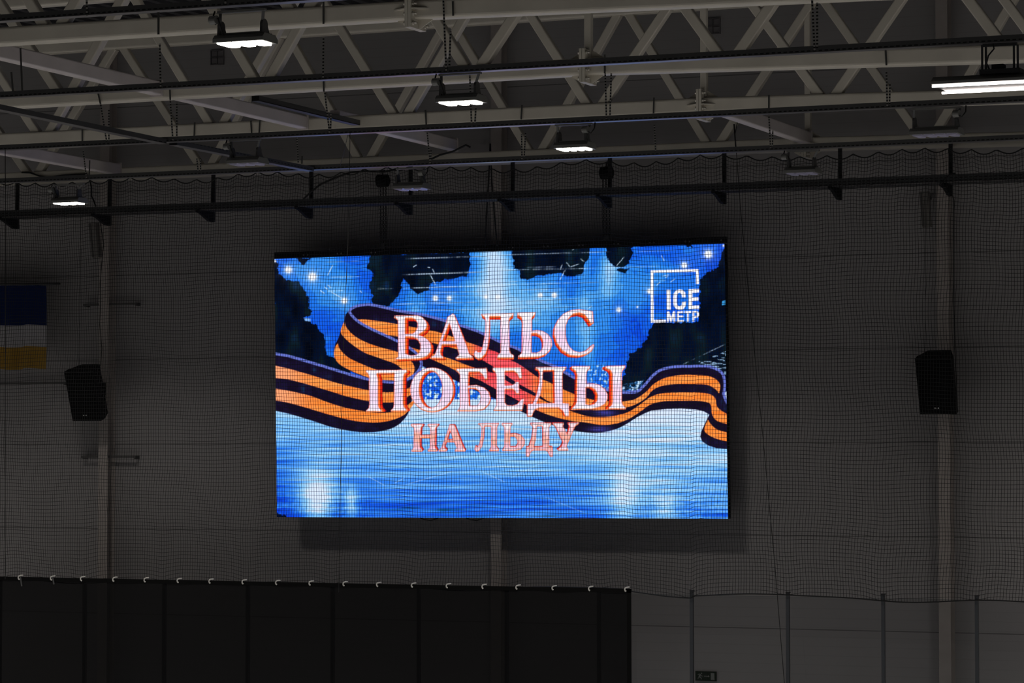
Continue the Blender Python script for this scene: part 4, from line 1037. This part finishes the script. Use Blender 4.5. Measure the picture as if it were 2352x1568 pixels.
# ------------------------------------------------------------------ exit sign on the wall
c0, c1 = P(1597, 1541, YW - 0.03), P(1644.5, 1564, YW - 0.03)
ex = thing('exit_sign', 'small dark green exit sign with running figure, arrow and door, at the bottom', 'sign', (c0 + c1) / 2)
MB().box((c0.x, YW - 0.03, c1.z), (c1.x, YW, c0.z)).build('sign_panel', mat('sign_green', (0.010, 0.020, 0.011), 0.7, spec=0.1), ex)
M_PICT = mat('sign_white', (0.20, 0.21, 0.20), 0.6)
def sp(x, y):   # zoomed sign coordinates (29.4 px per photo px)
    u = (x - 510) / (1895 - 510); v = (y - 300) / (990 - 300)
    return Vector((c0.x + (c1.x - c0.x) * u, YW - 0.0315, c0.z + (c1.z - c0.z) * v))
fg = MB()
def pl(pts): fg.plate([sp(*p) for p in pts], (0, 1, 0), 0.003)
head = [(930 + 42 * math.cos(a), 435 + 42 * math.sin(a)) for a in np.linspace(0, 2 * math.pi, 13)[:-1]]
pl(head); pl([(820, 470), (900, 520), (930, 590), (860, 620), (800, 720), (740, 640), (790, 540)])
pl([(830, 470), (740, 470), (670, 550), (700, 575), (760, 505), (830, 510)])
pl([(900, 560), (950, 620), (1010, 620), (1010, 650), (930, 660), (880, 610)])
pl([(740, 640), (800, 720), (770, 800), (740, 820), (640, 815), (645, 770), (720, 780)])
pl([(800, 720), (850, 680), (930, 770), (935, 880), (890, 885), (880, 790)])
fg.build('running_figure', M_PICT, ex)
fg = MB(); pl([(1090, 615), (1370, 620), (1370, 570), (1470, 640), (1390, 720), (1380, 680), (1090, 665)]); fg.build('arrow', M_PICT, ex)
fg = MB(); pl([(1555, 405), (1790, 405), (1800, 900), (1550, 890)]); fg.build('door_symbol', M_PICT, ex)

# ------------------------------------------------------------------ rink glass, posts and the black cloth
YG = 34.345
glass = bpy.data.materials.new('rink_glass'); glass.use_nodes = True
nt = glass.node_tree; nt.nodes.clear()
tr_ = nt.nodes.new('ShaderNodeBsdfTransparent'); tr_.inputs[0].default_value = (0.78, 0.79, 0.80, 1)
gl_ = nt.nodes.new('ShaderNodeBsdfGlossy'); gl_.inputs['Roughness'].default_value = 0.015
fz = nt.nodes.new('ShaderNodeFresnel'); fz.inputs[0].default_value = 1.28
mxs = nt.nodes.new('ShaderNodeMixShader'); ou = nt.nodes.new('ShaderNodeOutputMaterial')
nt.links.new(fz.outputs[0], mxs.inputs[0]); nt.links.new(tr_.outputs[0], mxs.inputs[1]); nt.links.new(gl_.outputs[0], mxs.inputs[2]); nt.links.new(mxs.outputs[0], ou.inputs[0])
M_GPOST = mat('glass_post_aluminium', (0.055, 0.060, 0.068), 0.4, 0.3)
M_GEDGE = mat('glass_edge', (0.10, 0.11, 0.11), 0.3)

def gtop(px):   # top edge of the glass on the photograph
    return 1360 + (px - 1450) * 26 / 890.0
hid = [-190, 0, 195, 378, 570, 765, 963, 1165, 1377]
vis = [1590, 1811, 2030, 2245, 2465]
gp = hid + vis
ords = ['first', 'second', 'third', 'fourth', 'fifth', 'sixth', 'seventh', 'eighth', 'ninth', 'tenth']
zg = P(1590, 1357, YG).z
xs_p = [P(px, 1500, YG).x for px in gp]
for i, px in enumerate(gp):
    if px < -100 or px > 2400: continue
    x = xs_p[i]
    if px < 1450:
        lab = 'glass post showing faintly through the black cloth, %s from the left' % ords[hid.index(px) - 1]
    else:
        lab = 'grey post between rink glass panes, %s to the right of the black cloth' % ords[vis.index(px)]
    t = thing('glass_post', lab, 'post', (x, YG, zg - 2.0), 'posts of the rink glass')
    tp_ = [(-0.021, -0.035), (0.021, -0.035), (0.021, -0.012), (0.012, -0.012), (0.012, 0.03), (-0.012, 0.03), (-0.012, -0.012), (-0.021, -0.012)]
    m = MB().add([(x + u, YG + v, zg - 3.0) for u, v in tp_] + [(x + u, YG + v, zg) for u, v in tp_],
                 [tuple(range(8)), tuple(range(8, 16))] + [(i_, (i_ + 1) % 8, 8 + (i_ + 1) % 8, 8 + i_) for i_ in range(8)])
    m.build('post_profile', M_GPOST, t)
    MB().box((x - 0.022, YG - 0.037, zg), (x + 0.022, YG + 0.03, zg + 0.012)).build('post_cap', M_DARK, t)
# panes: slight individual tilt
tilt = {7: 0.05, 8: 0.0, 9: -0.04, 10: 0.03, 11: 0.18, 12: 0.34}
for i in range(8, len(gp) - 1):
    x0, x1 = xs_p[i] + 0.014, xs_p[i + 1] - 0.014
    k = i - 8
    lab = ['clear rink glass pane beside the right edge of the black cloth', 'clear rink glass pane in front of the exit sign',
           'clear rink glass pane between the second and third grey posts', 'clear rink glass pane in front of the right wall column',
           'clear rink glass pane at the right edge of the picture'][k]
    ztop = zg - 0.05 - 0.0 * k
    zb = zg - 3.0
    t = thing('rink_glass', lab, 'glass pane', ((x0 + x1) / 2, YG, zb), 'rink glass panes')
    m = MB().add([(x0, YG, zb), (x1, YG, zb), (x1, YG, ztop), (x0, YG, ztop)], [(0, 1, 2, 3)])
    p = m.build('pane', glass, t)
    p.rotation_euler = (math.radians(-tilt.get(i, 0) * 0.5), 0, 0)
    MB().box((x0, YG - 0.004, ztop), (x1, YG + 0.004, ztop + 0.005)).build('pane_edge', M_GEDGE, t)

cloth = bpy.data.materials.new('black_mesh_cloth'); cloth.use_nodes = True
nt = cloth.node_tree; b = nt.nodes['Principled BSDF']
b.inputs['Base Color'].default_value = (0.007, 0.007, 0.0075, 1); b.inputs['Roughness'].default_value = 0.9
b.inputs['Specular IOR Level'].default_value = 0.1
b.inputs['Alpha'].default_value = 0.94
M_HEM = mat('black_cloth_hem', (0.006, 0.006, 0.006), 0.9, spec=0.1)
YC = YG - 0.09
cl = thing('black_cloth', 'black mesh cloth hung along the rink glass at lower left', 'cloth', P(700, 1400, YC))
N = 160
def cl_top(px): return 1323 + (px + 10) * 28.5 / 1460.0
row0, row1 = [], []
for i in range(N + 1):
    px = -40 + (1450 + 40) * i / N
    a = P(px, cl_top(px) + 9, YC); a.y += 0.006 * math.sin(px * 0.05); row0.append(a)
    bpt = P(px, 1640, YC); bpt.y += 0.012 * math.sin(px * 0.021 + 1); row1.append(bpt)
mb_ = MB(); mb_.add(row0 + row1, [(i, i + 1, N + 2 + i, N + 1 + i) for i in range(N)])
mb_.build('cloth_sheet', cloth, cl, smooth=True)
hr = []
for i in range(N + 1):
    px = -40 + 1490 * i / N
    p0_, p1_ = P(px, cl_top(px) + 9.6, YC - 0.005), P(px, cl_top(px) + 0.3, YC - 0.005)
    hr += [p0_, p1_, p1_ + Vector((0, 0.006, 0)), p0_ + Vector((0, 0.006, 0))]
MB().add(hr, [(4 * i + k_, 4 * i + (k_ + 1) % 4, 4 * i + 4 + (k_ + 1) % 4, 4 * i + 4 + k_) for i in range(N) for k_ in range(4)] + [(0, 1, 2, 3), (4 * N + 3, 4 * N + 2, 4 * N + 1, 4 * N)]).build('top_hem', M_HEM, cl)
MB().bar(P(1445, 1352, YC - 0.002), P(1446, 1640, YC - 0.002), 0.006, 0.055, (0, 1, 0)).build('side_hem', M_HEM, cl)

HK = [47, 121, 190, 264, 336, 412, 485, 561, 638, 715, 793, 870, 950, 1030, 1112, 1190, 1273, 1357, 1440]
onames = ['first', 'second', 'third', 'fourth', 'fifth', 'sixth', 'seventh', 'eighth', 'ninth', 'tenth', 'eleventh', 'twelfth', 'thirteenth',
          'fourteenth', 'fifteenth', 'sixteenth', 'seventeenth', 'eighteenth', 'last']
for i, px in enumerate(HK):
    top = cl_top(px)
    y_ = YC - 0.012
    c = P(px, top + 4, y_)
    t = thing('cloth_hook', 'white plastic hook on the top edge of the black cloth, %s from the left' % onames[i], 'hook', c, 'white hooks along the black cloth')
    if i == 18: t['label'] = 'white plastic hook at the right corner of the black cloth'
    seq = [(6, -3.5), (0, -3), (-4, -1.5), (-5, 2), (-4.5, 5), (-2.5, 7)]
    MB().tube([P(px + a_, top + b_ + random.uniform(-.3, .3), y_) for a_, b_ in seq], [0.007, 0.008, 0.009, 0.010, 0.009, 0.007], 6).build('hook_loop', M_HOOK, t, smooth=True)
    MB().cyl(P(px - 2.8, top + 5.5, y_ - 0.006), P(px - 2.8, top + 5.5, y_ + 0.01), 0.009, 8).build('hook_button', M_HOOK, t)
    if i < 2:
        MB().bar(P(px, top + 1, y_), P(px + 3, top + 22 - 6 * i, y_), 0.020, 0.003, (1, 0, 0)).build('hook_tail', mat('hook_tail_film', (0.10, 0.10, 0.10) if i == 0 else (0.05, 0.05, 0.05), 0.5), t)

# ------------------------------------------------------------------ protective net
YN = 34.29
net = thing('protective_net', 'large black square mesh net hanging in front of the wall and screen', 'net', P(1176, 900, YN))
xa, xb = P(-40, 900, YN).x, P(2400, 900, YN).x
NXn = int((xb - xa) / 0.036)
tL, tR = P(0, 421, YN).z, P(2352, 336, YN).z
bz_pts_px = [(-40, 1328), (1440, 1356), (1450, 1360), (1590, 1367), (1592, 1362), (1811, 1367), (2030, 1376), (2245, 1384), (2400, 1388)]
bx = [P(a_, b_, YN).x for a_, b_ in bz_pts_px]; bzv = [P(a_, b_, YN).z for a_, b_ in bz_pts_px]
NZn = 112
ui = np.linspace(xa, xb, NXn + 1); vj = np.linspace(0, 1, NZn + 1)
UX, VJ = np.meshgrid(ui, vj)         # rows: v from bottom to top
zt_n = tL + (tR - tL) * (UX - P(0, 421, YN).x) / (P(2352, 336, YN).x - P(0, 421, YN).x)
zb_n = np.interp(UX, bx, bzv)
per = 0.31
sc_ = np.abs(np.sin((UX - 0.3) / per * math.pi + 0.4 * np.sin(UX * 2.1)))
ZZ = zb_n + (zt_n - zb_n) * VJ
dtop = (1 - VJ) * 5.3
ZZ = ZZ - 0.055 * sc_ * np.exp(-dtop / 0.45) - 0.03 * np.sin(UX * 2.9 + 0.7 * np.sin(UX)) * np.exp(-dtop / 1.4)
dbot = VJ * 5.3
post_x = np.array(xs_p)
dist = np.min(np.abs(UX[..., None] - post_x[None, None]), -1)
ZZ = ZZ - 0.05 * np.exp(-(dist / 0.16) ** 2) * np.exp(-dbot / 0.5) * (VJ > 0.0) + 0.025 * np.sin(UX * 2.2 + VJ * 6) * np.exp(-dbot / 1.6)
ZZ = ZZ + 0.012 * np.sin(UX * 1.3 + VJ * 17) + 0.008 * np.sin(UX * 4.3 + VJ * 9)
XX = UX + 0.018 * np.sin(VJ * 9 + UX * 0.8) + 0.010 * np.sin(VJ * 31 + UX * 1.7) + (VJ - 0.5) * 0.10 * np.clip((UX - 1) / 6, 0, 1) * 2
YY = YN + 0.015 * np.sin(UX * 2.0 + VJ * 4) * np.sin(VJ * math.pi)
G = np.stack([XX, YY, ZZ], -1)
def strands(lines, r):
    """lines: (n, m, 3) polylines -> triangular tubes, one array of verts and quads"""
    n, m, _ = lines.shape
    t = np.gradient(lines, axis=1); t /= np.linalg.norm(t, axis=-1, keepdims=True) + 1e-9
    s = np.cross(t, np.array([0, 1.0, 0])); s /= np.linalg.norm(s, axis=-1, keepdims=True) + 1e-9
    yv = np.array([0, 1.0, 0])
    ring = np.stack([lines + s * r + yv * r * 0.5, lines - s * r + yv * r * 0.5, lines - yv * r], 2)
    V_ = ring.reshape(-1, 3)
    idx = np.arange(n * m * 3).reshape(n, m, 3)
    fs = []
    for k in range(3):
        k2 = (k + 1) % 3
        fs.append(np.stack([idx[:, :-1, k], idx[:, 1:, k], idx[:, 1:, k2], idx[:, :-1, k2]], -1).reshape(-1, 4))
    return V_, np.concatenate(fs)
NET_R = 0.0025
V1, F1 = strands(np.transpose(G, (1, 0, 2))[:, ::2], NET_R)
V2, F2 = strands(G[:, ::2], NET_R)
Vn = np.concatenate([V1, V2]); Fn = np.concatenate([F1, F2 + len(V1)])
o_ = np.array(world_loc(net))
me = bpy.data.meshes.new('mesh_twine')
me.vertices.add(len(Vn)); me.loops.add(Fn.size); me.polygons.add(len(Fn))
me.vertices.foreach_set('co', (Vn - o_).astype(np.float32).ravel())
me.loops.foreach_set('vertex_index', Fn.ravel().astype(np.int32))
me.polygons.foreach_set('loop_start', (np.arange(len(Fn)) * 4).astype(np.int32))
me.polygons.foreach_set('loop_total', np.full(len(Fn), 4, np.int32))
me.update(); me.materials.append(M_NET)
no = bpy.data.objects.new('mesh_twine', me); COL.objects.link(no); no.parent = net
for nm, j in (('top_rope', NZn), ('bottom_rope', 0)):
    V3, F3 = strands(G[j:j + 1], 0.0075)
    MB().add([tuple(p) for p in V3], [tuple(int(a_) for a_ in f) for f in F3]).build(nm, M_NET, net)
